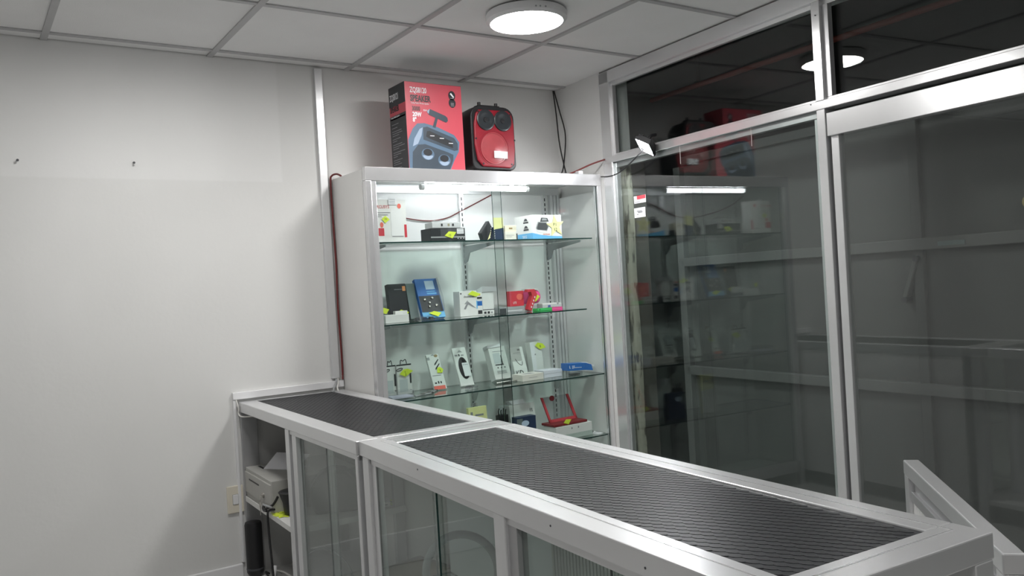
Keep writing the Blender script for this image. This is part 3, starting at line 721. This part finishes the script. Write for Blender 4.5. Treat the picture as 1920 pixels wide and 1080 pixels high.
for i in range(9):
    for j in range(5):
        hv[i, j] = (1.812+.0165*i, 3.292+.012*j, Z1+.0880 + (0 if i in (0, 8) or j in (0, 4) else random.uniform(.004, .014)))
idx = {k: n for n, k in enumerate(hv)}
m.add(list(hv.values()), [(idx[i, j], idx[i+1, j], idx[i+1, j+1], idx[i, j+1]) for i in range(8) for j in range(4)])
o = m.build('plastic_bag', CLEAR, None); tag(o, 'crumpled clear plastic wrap over the slim carton on the top shelf', 'plastic bag')

o = MB().prism([(0, .035), (.012, 0), (.046, 0), (.062, .062), (.046, .092)], 0, .03).build('accessory_carton', BLACKB, None, loc=(2.060, 3.292, Z1+.0004), bevel=.001)
tag(o, 'small black carton tipped on its corner, top shelf middle', 'box')
MB().prism([(.034, .002), (.046, .010), (.056, .044), (.046, .026)], -.0006, .0004).build('printed_flash', PYEL, o)
for k in range(5): box(.047+.0022*k, .050+.0022*k, -.0006, .0004, .012+.011*k, .016+.011*k).build('printed_dot', PAPER, o)
o = carton('accessory_carton', 'dark carton with a pale yellow note standing above it, top shelf', 'box', 2.126, 3.285, Z1, .056, .045, .062, NAVY, front=[(0, 0, .12, 1, BLACKB, 'printed_edge')])
for k in range(5): box(.003, .006, -.0012, -.0004, .008+.010*k, .012+.010*k).build('printed_dot', PAPER, o)
MB().prism([(.0, .050), (.055, .058), (.055, .106), (.0, .106)], -.0018, -.0010).build('price_note', PYEL, o)
box(.0, .055, -.0026, -.0019, .092, .106).build('note_flap', PYEL, o)
o = carton('cream_carton', 'small cream carton lying on top of another, top shelf', 'box', 2.190, 3.285, Z1+.0390, .066, .045, .030, mat('cream_card', (.74, .70, .56), .55), front=[(.35, .4, .65, .65, mat('brown_ink', (.35, .25, .12), .6), 'printed_mark')])
o = carton('cream_carton', 'small cream carton under another cream carton, top shelf', 'box', 2.186, 3.280, Z1, .064, .05, .0380, mat('pale_cream_card', (.78, .76, .68), .55), front=[(.1, .55, .8, .6, GINK, 'print_line'), (.1, .35, .6, .4, GINK, 'print_line')])
box(.0645, .076, .006, .045, 0, .030).build('carton_end', CHAR, o)
# kitchen scale carton
o = carton('scale_carton', 'large white and blue scale carton with a yellow star note', 'box', 2.338, 3.268, Z1, .178, .150, .118, CARD,
       front=[(0, 0, 1, .10, LBLUE, 'printed_band')], left=[(0, 0, 1, .26, LBLUE, 'printed_band')])
MB().prism([(0, .012), (0, .030), (.05, .020), (.11, .014), (.178, .012)], -.0008, .0).build('printed_wave', LBLUE, o)
MB().prism([(.020, .052), (.034, .084), (.086, .082), (.100, .060), (.088, .036), (.030, .040)], -.0009, -.0002).build('printed_scale', GREY, o)
MB().prism([(.022, .050), (.028, .044), (.086, .037), (.098, .058), (.100, .052), (.088, .030), (.028, .036)], -.0012, -.0006).build('printed_scale', PAPER, o)
MB().prism([(.026, .052), (.038, .080), (.082, .078), (.094, .060), (.084, .042), (.032, .046)], -.0013, -.0009).build('printed_pan', CHAR, o)
MB().prism([(.048, .084), (.056, .104), (.092, .102), (.100, .084)], -.0013, -.0006).build('printed_display', CHAR, o)
MB().prism([(.058, .090), (.062, .100), (.086, .099), (.090, .090)], -.0016, -.0013).build('printed_display', GREY, o)
for k, z in enumerate((.045, .080)):
    MB().prism([(.030, z), (.074, z), (.072, z+.008), (.032, z+.008)], -.0010, -.0004, 'x').build('printed_picture', CHAR, o)
    MB().prism([(.036, z+.011), (.070, z+.011), (.058, z+.024), (.044, z+.022)], -.0010, -.0004, 'x').build('printed_picture', CHAR, o)
lettering(o, 'ELECTRONIC', .010, CORAL, (.062, -.0012, .019), 'front', sx=.7)
lettering(o, '5KG', .020, PAPER, (-.0014, .085, .008), 'left')
note(o, star(.138, .062, .056, .024, 5, 96), -.0026, PYEL, 'star_note', marks=((.124, .062, .022, 'P1'), (.126, .038, .022, '12')))
MB().prism([(.178, .018), (.188, .03), (.190, .07), (.184, .095), (.178, .09)], .02, .1).build('torn_flap', mat('kraft_card', (.35, .31, .25), .8), o)

# ---- second shelf
o = carton('tablet_carton', 'tall black carton leaning on the second shelf next to the stile', 'box', 1.655, 3.455, Z2, .092, .030, .172, BLACKB, lean=9, front=[(.35, .84, .8, .855, GINK, 'print_line'), (.80, .80, .97, .93, mat('orange_ink', (.75, .30, .12), .5), 'printed_badge')])
note(o, [(.018, .030), (.062, .012), (.090, .036), (.050, .050)], -.008, marks=())
o = carton('tablet_carton', 'narrow slate grey carton leaning between the black carton and blue pack', 'box', 1.752, 3.452, Z2, .045, .035, .170, TEAL, lean=13)
o = carton('blue_pack', 'blue and black blister pack leaning on the second shelf', 'blister pack', 1.800, 3.420, Z2, .118, .022, .198, BLUE, lean=22,
       front=[(.42, .72, .82, .94, mat('pale_blue_print', (.55, .68, .85), .5), 'printed_panel'), (0.02, .14, .96, .56, BLACKB, 'printed_picture'), (.0, .0, 1, .15, LBLUE, 'printed_band'), (.42, .60, .85, .63, LBLUE, 'print_line'), (.42, .66, .8, .68, LBLUE, 'print_line')])
for (a, z, r) in ((.03, .09, .007), (.05, .075, .005), (.07, .098, .006), (.045, .055, .005), (.085, .06, .007)):
    MB().lathe([(r, -.004), (r*.7, -.006), (0, -.0065)], (a, 0, z), 'y', 12).build('metal_bit', STEEL, o, smooth=True)
MB().prism([(.100, .19), (.118, .198), (.124, .10), (.116, .03), (.104, .03)], -.014, -.0008).build('blister_shell', CLEAR, o)
note(o, [(.030, .022), (.075, .002), (.098, .020), (.060, .030)], -.006)
o = carton('flat_white_carton', 'flat white carton on the second shelf edge beside the stile', 'box', 1.585, 3.370, Z2, .116, .075, .036, CARD)
note(o, [(-.004, .046), (-.004, .072), (.026, .062), (.012, .042)], .012)
o = carton('small_white_carton', 'small white carton with a dark mark in front of the black carton', 'box', 1.662, 3.4285, Z2+.0005, .062, .022, .050, CARD, front=[(.40, .12, .72, .3, INK, 'printed_mark')])
for k, (a, mm) in enumerate(((1.735, CHAR), (1.772, NAVY), (1.806, CHAR))):
    o = box(0, .026, 0, .028, 0, .022).build('cable_reel', CLEAR, None, loc=(a-.012, 3.345, Z2+.0004), bevel=.003)
    tag(o, ['small clear case nearest the stile in a row on the second shelf edge', 'middle of three small clear cases on the second shelf edge', 'small clear case nearest the blue pack on the second shelf edge'][k], 'case', 'clear cases on the second shelf')
    box(.005, .021, .005, .023, .003, .016).build('contents', mm, o)
o = carton('gadget_carton', 'square white gadget carton with grey picture and yellow note, second shelf', 'box', 2.010, 3.440, Z2, .098, .060, .122, CARD,
       front=[(.05, .88, .12, .93, INK, 'icon'), (.94, .28, 1, .6, LBLUE, 'printed_band')])
lettering(o, 'chromecast', .016, INK, (.022, -.0012, .090), 'front', sx=.8)
MB().prism([(.020, .036), (.045, .072), (.090, .036), (.066, .046), (.046, .058), (.030, .034)], -.0010, -.0003).build('printed_picture', GINK, o)
MB().prism([(.024, .060), (.044, .078), (.044, .060)], -.0008, -.0003).build('printed_picture', GREY, o)
note(o, [(.045, .106), (.092, .092), (.118, .104), (.070, .122)], -.004)
o = carton('blue_label_carton', 'small white carton with a blue label square between two white cartons', 'box', 2.112, 3.455, Z2, .034, .045, .112, CARD, front=[(.1, .42, .95, .62, BLUE, 'label'), (.1, .72, .95, .80, INK, 'printed_band'), (.2, .06, .9, .22, INK, 'icon'), (.1, .86, .7, .92, CORAL, 'printed_band')])
o = carton('open_white_carton', 'white carton with its top flap open, middle of the second shelf', 'box', 2.156, 3.470, Z2, .066, .05, .112, CARD, front=[(.1, .04, .3, .14, INK, 'icon'), (.4, .04, .6, .14, INK, 'icon'), (.7, .05, .85, .12, GINK, 'icon'), (.0, .2, 1, .23, INK, 'printed_line')])
MB().hexa([(-.004, -.004, .112), (.080, -.004, .112), (.080, .052, .112), (-.004, .052, .112)], [(-.006, -.016, .140), (.082, -.016, .134), (.082, .052, .118), (-.006, .052, .122)]).build('top_flap', PAPER, o)
o = carton('grey_carton', 'low grey carton lying behind the sliding door edge, second shelf', 'box', 2.235, 3.440, Z2, .150, .06, .030, GREY, front=[(0, 0, .25, .8, CHAR, 'printed_band'), (.3, .3, .9, .4, PAPER, 'print_line')])
o = carton('red_carton', 'red carton with white lettering tipped beside the pink roll', 'box', 2.312, 3.462, Z2+.0310, .082, .035, .076, REDC, rz=-4, front=[(.0, 0, .12, 1, PINKR, 'printed_edge')])
MB().prism([(.058+.018*math.cos(2*PI*k/16), .046+.016*math.sin(2*PI*k/16)) for k in range(16)], -.001, 0).build('printed_badge', CORAL, o)
lettering(o, 'LITE', .016, PAPER, (.018, -.0012, .012), 'front', sx=.7)
o = MB().prism([(.0, .012), (.020, .0), (.062, .085), (.046, .112), (.006, .112), (.002, .098), (.024, .098), (.030, .080)], 0, .03).build('folded_red_carton', REDC, None, loc=(2.392, 3.420, Z2+.0004), bevel=.001)
tag(o, 'opened red carton with slanting white letters in front of the pink roll', 'box')
for k in range(4): box(.018+.008*k, .023+.008*k, -.0008, .0002, .018+.016*k, .027+.016*k).build('print_mark', PAPER, o)
o = MB().cyl((0, 0, .036), (.075, .012, .036), .035, n=28).build('pink_roll', PINK, None, loc=(2.430, 3.495, Z2+.0360), smooth=True)
tag(o, 'bright pink round roll on the second shelf, yellow note on it', 'roll')
MB().cyl((.0745, .012, .036), (.0765, .0122, .036), .022, n=24).build('core', PAPER, o)
note(o, [(.002, .026), (.036, .010), (.066, .036), (.032, .056)], -.038, marks=((.026, .026, .016, '1'),))
box(.0, .075, -.02, .03, .072, .078).build('header_card', CARD, o)
o = box(0, .155, 0, .045, 0, .014).build('pen_case', GREEN, None, loc=(2.418, 3.375, Z2+.0004), bevel=.002)
tag(o, 'long clear case with green and pink strips, second shelf', 'case')
box(.090, .155, -.0006, .0456, .0, .0145).build('pink_strip', PINK, o)
box(-.002, .157, -.002, .047, .0145, .030).build('clear_lid', CLEAR, o)
box(.010, .016, -.001, 0, .004, .010).build('mark', INK, o)
o = carton('long_white_carton', 'long white carton at the far end of the second shelf', 'box', 2.500, 3.445, Z2, .122, .05, .034, CARD, front=[(.28, .35, .42, .7, BLUE, 'printed_mark')])
MB().prism([(.090, .034), (.098, .022), (.106, .034)], -.0008, .0002).build('tuck_flap', GREY, o)

# ---- third shelf
for k, (x, y, ww, lb) in enumerate(((1.612, 3.462, .050, 'narrow white cable carton with black hanger next to the stile, third shelf'), (1.664, 3.452, .074, 'wider white cable carton with black hanger and yellow note, third shelf'))):
    o = carton('cable_carton', lb, 'box', x, y, Z3, ww, .038, .138, CARD, front=[(0, .955, 1, 1, INK, 'hanger_band'), (.86, .35, .97, .68, INK, 'printed_strip') if k else (.84, .3, .98, .70, INK, 'printed_strip'), (.15, .08, .7, .5, mat('pale_grey_print', (.60, .64, .66), .5), 'printed_picture')], group='white cable cartons')
    MB().tube([(ww*.30, .006, .138), (ww*.34, .006, .156), (ww*.5, .006, .152), (ww*.66, .006, .158), (ww*.74, .006, .138)], .002, 6).build('hanger', INK, o, smooth=True)
    MB().tube([(ww*.18 + .012*math.cos(2*PI*q/14)*(1+k*.3), -.0012, .115 + .005*math.sin(2*PI*q/14) + .003*math.cos(2*PI*q/14)) for q in range(14)], .0016, 6, smooth=2, closed=True).build('printed_loop', INK, o)
    if k: note(o, [(.010, .094), (.040, .080), (.080, .104), (.052, .116), (.030, .114)], -.006, marks=((.036, .098, .014, '1'), (.038, .085, .014, '2')))
o = box(0, .112, 0, .075, 0, .036).build('clear_box', CLEAR, None, loc=(1.560, 3.300, Z3+.0004), bevel=.006); tag(o, 'frosted clear plastic box on the third shelf next to the stile', 'box')
box(.004, .108, .004, .071, .003, .012).build('tray', mat('pale_lilac_plastic', (.66, .68, .80), .4), o, bevel=.002)
random.seed(5)
for k in range(4):
    x0, y0 = 1.720+.028*k, 3.315+.022*k
    m = MB().cyl((0, 0, .004), (.085, .045, .004), .0038, n=10)
    o = m.build('stylus_pen', CHAR if k % 2 else GREY, None, loc=(x0-.04, y0, Z3+.0004), rot=(0, 0, R(-12+3*k)), smooth=True)
    tag(o, ['dark pen nearest the clear box on the third shelf', 'second pen from the clear box on the third shelf', 'third pen from the clear box on the third shelf', 'pen nearest the coral based card on the third shelf'][k], 'pen', 'pens on the third shelf')
    MB().cyl((.085, .045, .004), (.095, .0503, .004), .0036, .001, n=10).build('tip', STEEL, o, smooth=True)
    box(.02, .05, .012, .022, .007, .0085).build('pen_clip', STEEL, o)
def card(name, label, x, y, w, h, lean, fr, **k): return carton(name, label, 'blister pack', x, y, Z3, w, .012, h, CARD, lean=lean, front=fr, **k)
o = card('cable_pack', 'white cable pack with a coral base and yellow note, third shelf', 1.840, 3.425, .066, .175, 24, [(0, 0, .9, .10, CORAL, 'printed_band'), (.1, .38, .8, .40, GINK, 'print_line'), (.15, .16, .3, .20, INK, 'icon'), (.4, .16, .5, .23, INK, 'icon'), (.6, .16, .7, .22, INK, 'icon'), (0, .84, .22, .92, GREY, 'printed_mark')])
MB().prism([(.022, .168), (.048, .168), (.035, .175)], -.001, .0).build('hang_hole', GREY, o)
for dz in (0, -.022):
    MB().prism([(.030, .118+dz), (.038, .122+dz), (.060, .146+dz), (.057, .149+dz), (.034, .128+dz)], -.0012, -.0002).build('printed_plug', INK, o)
MB().prism([(.050+.010*math.cos(2*PI*k/14), .166+.007*math.sin(2*PI*k/14)) for k in range(14)], -.001, 0).build('printed_badge', mat('brown_ink', (.35, .25, .12), .6), o)
note(o, [(.034, .080), (.060, .078), (.070, .094), (.054, .108), (.040, .104)], -.004, marks=((.048, .086, .014, '2'),))
o = card('cable_pack', 'white cable pack with a black coiled cable in an oval window, third shelf', 1.985, 3.430, .074, .192, 22, [(.1, .78, .3, .82, GINK, 'icon'), (.36, .775, .46, .83, INK, 'icon'), (.55, .78, .75, .81, GINK, 'icon')])
MB().prism([(.024, .168), (.052, .168), (.038, .180)], -.001, .0).build('hang_hole', GREY, o)
MB().prism([(.040+.027*math.cos(2*PI*k/28), .088+.056*math.sin(2*PI*k/28)) for k in range(28)], -.0008, .0002).build('window', CHAR, o)
for q in range(3): MB().tube([(.040+(.022-.004*q)*math.cos(2*PI*k/20), -.003-.001*q, .088+(.050-.006*q)*math.sin(2*PI*k/20)) for k in range(20)], .0024, 6, smooth=2, closed=True).build('coil', BLACK, o, smooth=True)
MB().prism(rrect(.030, .064, .044, .112, .003, 3), -.0078, -.0070).build('insert_card', PAPER, o)
for (a, z) in ((.034, .104), (.044, .104), (.054, .104)): box(a, a+.005, -.0084, -.0077, z-.004, z+.001).build('icon', GINK, o)
o = carton('stand_carton', 'white carton with a printed phone stand leaning on the third shelf', 'box', 2.172, 3.415, Z3, .096, .045, .166, CARD, lean=20, front=[(.18, .48, .6, .80, mat('pale_grey_print', (.60, .64, .66), .5), 'printed_picture'), (.20, .84, .85, .855, GINK, 'print_line'), (.62, .42, .68, .72, CHAR, 'printed_stand'), (.2, .42, .7, .455, CHAR, 'printed_stand')])
for a in (.03, .05, .07): MB().cyl((a, -.0012, .058), (a, 0, .058), .0035, n=10).build('icon', CHAR, o)
for z in (.040, .034, .028): box(.02, .075, -.0010, -.0002, z, z+.002).build('print_line', GINK, o)
MB().hexa([(-.006, -.004, .160), (.080, -.004, .164), (.080, .04, .166), (-.006, .04, .162)], [(-.010, -.014, .172), (.070, -.006, .178), (.070, .03, .182), (-.010, .03, .174)]).build('crumpled_flap', PAPER, o)
o = MB().tube([(0, 0, 0), (.06, -.004, .002), (.13, .0, .0)], .0035, 8).build('metal_rod', STEEL, None, loc=(2.150, 3.375, Z3+.0040), smooth=True); tag(o, 'thin metal rod lying at the foot of the phone stand carton', 'rod')
o = card('earphone_pack', 'white and grey earphone pack leaning between stand carton and tall carton', 2.310, 3.440, .078, .160, 18, [(.0, .55, .78, 1, mat('warm_grey_print', (.50, .49, .48), .5), 'printed_panel'), (.55, .88, .75, .94, INK, 'printed_mark'), (.2, .81, .75, .82, INK, 'print_line')])
MB().tube([(.020, -.001, .10), (.034, -.001, .075), (.052, -.001, .066), (.058, -.001, .085)], .0012, 6).build('printed_cable', INK, o)
lettering(o, 'KD', .044, INK, (.004, -.0012, .010), 'front', sx=.8)
o = carton('tall_white_carton', 'tall slim white carton with a bright yellow note, third shelf', 'box', 2.440, 3.470, Z3, .078, .035, .170, CARD, lean=7, rz=8, front=[(.0, .0, .36, 1, PAPER, 'printed_edge'), (.3, .60, .42, .64, GINK, 'icon')])
note(o, [(.030, .150), (.060, .128), (.104, .134), (.086, .156), (.050, .164)], -.006, marks=((.060, .138, .020, '6'),))
o = carton('flat_white_carton', 'flat white carton at the front of the third shelf, beside a paler one', 'box', 2.270, 3.325, Z3, .130, .085, .032, mat('warm_white_card', (.80, .78, .72), .55), rz=3, front=[(.3, .45, .7, .5, GINK, 'print_line')])
box(.03, .09, .02, .05, .0316, .0326).build('slot', GINK, o)
o = carton('flat_white_carton', 'flat cool-white lidded carton on the third shelf next to the blue box', 'box', 2.412, 3.345, Z3, .112, .080, .036, mat('cool_white_card', (.72, .75, .82), .5))
box(-.001, .113, -.001, .081, .020, .0365).build('lid', mat('cool_white_card', (.72, .75, .82), .5), o, bevel=.001)
o = box(0, .07, 0, .05, 0, .016).build('clear_case', CLEAR, None, loc=(2.552, 3.300, Z3+.0004), bevel=.004); tag(o, 'low clear plastic case under the tilted blue box', 'case')
box(.008, .06, .01, .04, .002, .006).build('insert', CHAR, o)
o = MB().hexa([(0, 0, 0), (.110, 0, 0), (.110, .06, 0), (0, .06, 0)], [(0, 0, .036), (.110, 0, .036), (.110, .06, .036), (0, .06, .036)]).build('blue_box', BLUE, None, loc=(2.528, 3.300, Z3+.0270), rot=(0, R(3), R(-2)), bevel=.001)
tag(o, 'blue carton with white letters and an open end, third shelf', 'box')
lettering(o, 'L  27', .018, PAPER, (.008, -.0012, .012), 'front', sx=.9, bold=.0006)
box(.036, .085, -.0010, .0, .014, .016).build('print_line', PAPER, o)
MB().hexa([(.110, 0, .0), (.160, .004, -.004), (.160, .06, -.004), (.110, .06, .0)], [(.110, 0, .036), (.150, .004, .026), (.150, .06, .026), (.110, .06, .036)]).build('open_flap', BLUE, o)
MB().hexa([(.118, .005, .034), (.168, .01, .016), (.168, .05, .016), (.118, .05, .034)], [(.120, .005, .038), (.172, .01, .020), (.172, .05, .020), (.120, .05, .038)]).build('inner_flap', PAPER, o)
m = MB(); m.tube([(0, 0, .006), (.03, -.012, .008), (.065, -.010, .007), (.09, .004, .006)], .0055, 8)
o = m.build('clear_holder', CLEAR, None, loc=(1.935, 3.345, Z3+.0004), smooth=True); tag(o, 'small clear plastic holder at the foot of the coiled cable pack', 'holder')
MB().lathe([(.018, .0), (.02, .004), (.012, .016), (.006, .018), (0, .018)], (.04, -.004, .0), 'z', 20).build('cup', CLEAR, o, smooth=True)

# ---- lowest visible shelf
o = carton('upright_white_card', 'white upright carton with FS printed on it, lowest visible shelf', 'box', 2.240, 3.390, Z4, .150, .040, .185, CARD, lean=8)
lettering(o, 'FS', .024, INK, (.118, -.0012, .140), 'front', sx=.8)
MB().hexa([(.02, -.002, .185), (.10, -.002, .185), (.10, .03, .185), (.02, .03, .185)], [(.0, -.004, .205), (.085, -.004, .208), (.085, .03, .208), (.0, .03, .205)]).build('top_flap', PAPER, o)
o = carton('navy_carton', 'navy blue carton with a round picture in front of the white card', 'box', 2.218, 3.320, Z4, .112, .045, .140, NAVY, front=[(0, .62, .3, .95, TEAL, 'printed_panel')])
MB().prism([(.048+.022*math.cos(2*PI*k/18), .108+.014*math.sin(2*PI*k/18)) for k in range(18)], -.001, 0).build('printed_picture', mat('pale_blue_print', (.55, .68, .85), .5), o)
m = MB(); random.seed(9)
o = carton('black_accessory', 'black accessory bundle beside the sliding door edge, lowest visible shelf', 'accessory', 2.168, 3.400, Z4, .055, .03, .150, BLACK)
for k in range(4): MB().tube([(.008+.012*k, .01, .148), (.004+.014*k, .008, .168), (.010+.013*k, .01, .182-.008*(k % 2))], .003, 6).build('prong', BLACK, o, smooth=True)
o = carton('white_pouch', 'pale pouch hanging behind the black accessory bundle', 'pouch', 2.215, 3.450, Z4, .06, .02, .185, mat('pale_grey_print', (.60, .64, .66), .5))
o = carton('tool_carton', 'white carton under the red framed case, lowest visible shelf', 'box', 2.425, 3.290, Z4, .235, .10, .066, CARD, rz=2, front=[(.42, .70, .45, .82, GINK, 'icon'), (.60, .70, .63, .82, GINK, 'icon'), (0, .0, 1, .35, mat('pale_green_print', (.50, .58, .54), .5), 'printed_band')])
rcase = empty('red_case', (2.430, 3.310, Z4+.0680), R(2), 'open red framed transparent case standing on a white carton', 'case')
box(-.01, .205, -.015, .09, 0, .012).build('base_tray', mat('dark_red_plastic', (.22, .015, .02), .35), rcase, bevel=.003)
def rot_lid(p): return (p[0], .060 + p[1]*math.sin(R(28)) , .012 + p[1]*math.cos(R(28)))
def lidbar(x0, x1, t0, t1):
    a = [rot_lid((x0, t0)), rot_lid((x1, t0)), rot_lid((x1, t1)), rot_lid((x0, t1))]
    return MB().hexa([(p[0], p[1]-.004, p[2]) for p in a], [(p[0], p[1]+.004, p[2]) for p in a])
lidbar(.020, .032, 0, .135).build('lid_frame', REDC, rcase); lidbar(.186, .200, 0, .135).build('lid_frame', REDC, rcase); lidbar(.020, .200, 0, .014).build('lid_frame', REDC, rcase)
a = [rot_lid(p) for p in ((.030, .012), (.188, .012), (.188, .135), (.030, .135))]
MB().hexa([(p[0], p[1]-.001, p[2]) for p in a], [(p[0], p[1]+.001, p[2]) for p in a]).build('lid_window', CLEAR, rcase)
c = rot_lid((.085, .125)); MB().cyl((c[0], c[1]-.008, c[2]), (c[0], c[1]-.002, c[2]), .014, n=20).build('red_dot', RED, rcase)
note(rcase, [(.048, .014), (.080, .004), (.100, .026), (.066, .030)], -.0155)
o = MB().hexa([(0, 0, 0), (.05, 0, 0), (.05, .03, 0), (0, .03, 0)], [(.004, .004, .014), (.034, .006, .006), (.03, .024, .005), (.006, .024, .016)]).build('paper_scrap', PAPER, None, loc=(2.665, 3.275, Z4+.0004)); tag(o, 'white paper scrap at the far end of the lowest visible shelf', 'paper')
o = carton('yellow_pack', 'pale yellow header card pack behind the counter edge, lowest visible shelf', 'pack', 1.975, 3.345, Z4, .10, .02, .215, PYEL, lean=4, front=[(.1, .78, .22, .9, GINK, 'icon'), (.35, .80, .8, .84, GINK, 'print_line'), (0, 0, 1, .6, CARD, 'printed_panel')])
MB().tube([(.03, .01, .215), (.036, .01, .232), (.052, .01, .234), (.056, .01, .215)], .002, 6).build('hanger', GREY, o, smooth=True)

# ================================================================== INSIDE THE FAR COUNTER
def LCp(x, y, z):
    a = R(-91.43); return (.978 + x*math.cos(a) - y*math.sin(a), 3.570 + x*math.sin(a) + y*math.cos(a), z)
cdw = empty('cash_drawer', LCp(.022, .003, .4305), R(-91.43), 'grey metal cash drawer with keys in its lock, inside the far counter', 'cash drawer')
box(0, .372, .006, .36, 0, .122).build('case', DRAWG, cdw, bevel=.002)
box(.006, .366, 0, .008, .022, .108).build('drawer_front', DRAWG, cdw, bevel=.0015)
box(.07, .215, -.0006, .002, .080, .086).build('slot', BLACK, cdw)
box(.03, .10, .05, .06, .1218, .1226).build('slot', BLACK, cdw)
MB().cyl((.275, -.006, .055), (.275, .002, .055), .011, n=20).build('lock', STEEL, cdw, smooth=True)
ky = MB().cyl((0, -.012, 0), (0, -.006, 0), .003, n=8); ky.lathe([(.011, -.014), (.011, -.012), (0, -.012)], (.0, 0, -.008), 'y', 14)
ko = ky.build('key', STEEL, cdw, loc=(.275, 0, .055), smooth=True)
MB().tube([(.009*math.cos(2*PI*k/12), -.013, -.026+.009*math.sin(2*PI*k/12)) for k in range(12)], .0012, 6, smooth=2, closed=True).build('key_ring', STEEL, ko, smooth=True)
k2 = MB().lathe([(.012, -.015), (.012, -.013), (0, -.013)], (-.004, 0, -.042), 'y', 14); k2.box(-.007, -.001, -.015, -.013, -.078, -.05)
k2.build('key', STEEL, cdw, loc=(.275, 0, .055))
# folded paper on the drawer
o = MB().add([(0, 0, 0), (.16, .01, 0), (.17, .09, .0), (.012, .07, .0), (0, 0, .001), (.16, .01, .001), (.175, .085, .05), (.012, .07, .055)], [(0, 1, 2, 3), (4, 5, 6, 7)]).build('folded_paper', PAPER, None, loc=LCp(.13, .055, .5535), rot=(0, 0, R(-60)))
sm = o.modifiers.new('thickness', 'SOLIDIFY'); sm.thickness = .0006
tag(o, 'folded white paper sheet lying on the grey cash drawer', 'paper')
# rounded dark case further in
hood = MB()
prof = [(.0, .0), (.155, .0), (.165, .02), (.165, .075), (.150, .125), (.115, .155), (.07, .165), (.02, .150), (-.02, .10), (-.03, .05)]
hood.prism([(p[0], p[1]) for p in prof], 0, .11, 'y')
o = hood.build('rounded_case', mat('case_dark_grey', (.035, .037, .039), .6, 0, .1), None, loc=LCp(.548, .128, .4305), rot=(0, 0, R(-21)), bevel=.012, seg=3, smooth=True)
tag(o, 'dark grey rounded case on the inner shelf behind counter glass', 'case')
o = MB().lathe([(.0, .0), (.026, .0), (.030, .010), (.033, .045), (.044, .078), (.048, .084), (.044, .088), (.03, .090), (.0, .091)], n=28).build('black_bowl', BLACK, None, loc=LCp(.462, .062, .4345), smooth=True)
tag(o, 'black round lidded pot beside the cash drawer', 'pot')
o = box(0, .09, 0, .07, 0, .02).build('white_carton', CARD, None, loc=LCp(.60, .305, .4304), rot=(0, 0, R(-21)), bevel=.001); tag(o, 'small white carton on the inner shelf behind the rounded dark case', 'box')
box(.01, .08, -.001, 0, .006, .010).build('print_line', GINK, o)
o = box(0, .08, 0, .03, 0, .008).build('yellow_card', YEL, None, loc=LCp(.56, .40, .4304), rot=(0, 0, R(-91))); tag(o, 'small yellow-green card strip at the back of the inner shelf', 'card')
box(.01, .06, .008, .011, .008, .0085).build('print_line', INK, o)
# bundle of star notes and glasses-like cables
for k, (x, y, r, lb) in enumerate(((.400, .030, 18, 'yellow-green star price note on the shelf, nearest the cash drawer'), (.455, .032, 40, 'yellow-green star price note on the shelf, nearest the post'), (.430, .028, 70, 'yellow-green star price note on the shelf, topmost of three'))):
    o = MB().prism(star(0, 0, .036, .020, 6, 0), 0, .0008, 'z').build('star_note', YEL, None, loc=LCp(x, y, .4305+.0012*k), rot=(0, 0, R(r))); tag(o, lb, 'price note', 'star notes on the counter shelf')
    lettering(o, '5', .016, INK, (-.005, -.006, .001), 'top', 'handwriting')
def lwire(pts, r, m, lb): return wire('cable', [LCp(*p) for p in pts], r, m, lb)
lwire([(.43, .02, .50), (.415, .005, .47), (.37, -.006, .450), (.345, -.008, .442), (.325, -.008, .447), (.320, -.008, .438), (.34, -.010, .436), (.375, -.010, .44)], .005, WIREB, 'tangled black cable on the shelf front edge by the cash drawer')
lwire([(.405, .012, .448), (.38, -.004, .440), (.362, -.004, .41), (.365, -.003, .33), (.368, .0, .25), (.365, .004, .18), (.375, .01, .115)], .0045, WIREB, 'black cable hanging from the shelf edge down to the floor deck')
lwire([(.325, -.008, .456), (.36, -.008, .458), (.42, -.004, .462)], .004, GREY, 'short grey cable lying across the shelf front edge')
lwire([(.20, .16, .11), (.17, .2, .17), (.25, .24, .215), (.40, .26, .215), (.52, .26, .18), (.56, .24, .12)], .004, GREY, 'grey cable arching on the bottom deck of the far counter')
lwire([(.10, .06, .112), (.16, .03, .14), (.24, .03, .13), (.30, .06, .112), (.36, .04, .13), (.42, .10, .112)], .0045, WIREB, 'loose black cable coiling on the bottom deck')
lwire([(.14, .10, .112), (.20, .06, .15), (.30, .07, .165), (.42, .10, .14), (.5, .12, .112)], .0035, WIREW, 'loose white cable curling on the bottom deck')
lwire([(.34, .02, .215), (.352, .008, .17), (.36, .0, .116)], .007, PLAST, 'white plug lead standing beside the hanging black cable')
o = MB().lathe([(.0, .0), (.024, .0), (.031, .012), (.035, .02), (.035, .215), (.032, .225), (.0, .227)], n=28).build('black_canister', BLACK, None, loc=LCp(.070, .014, .1052), smooth=True)
tag(o, 'tall black cylinder standing below the cash drawer shelf', 'canister')
MB().lathe([(.0355, .03), (.0365, .034), (.0355, .038)], n=28).build('ring', CHAR, o, smooth=True)
o = carton('white_power_box', 'white power box at the bottom of the far counter bay', 'box', *LCp(.48, .06, .1052), .13, .10, .055, PLAST, rz=-91.43)
box(.02, .05, -.001, 0, .02, .035).build('socket', GREY, o)
o = carton('grey_carton', 'grey brown carton behind glass at the bottom of the far counter', 'box', *LCp(.98, .16, .1052), .24, .20, .22, mat('grey_brown_card', (.32, .29, .26), .7), rz=-80, top=[(.1, .1, .8, .9, mat('kraft_card', (.35, .31, .25), .8), 'top_flap')])
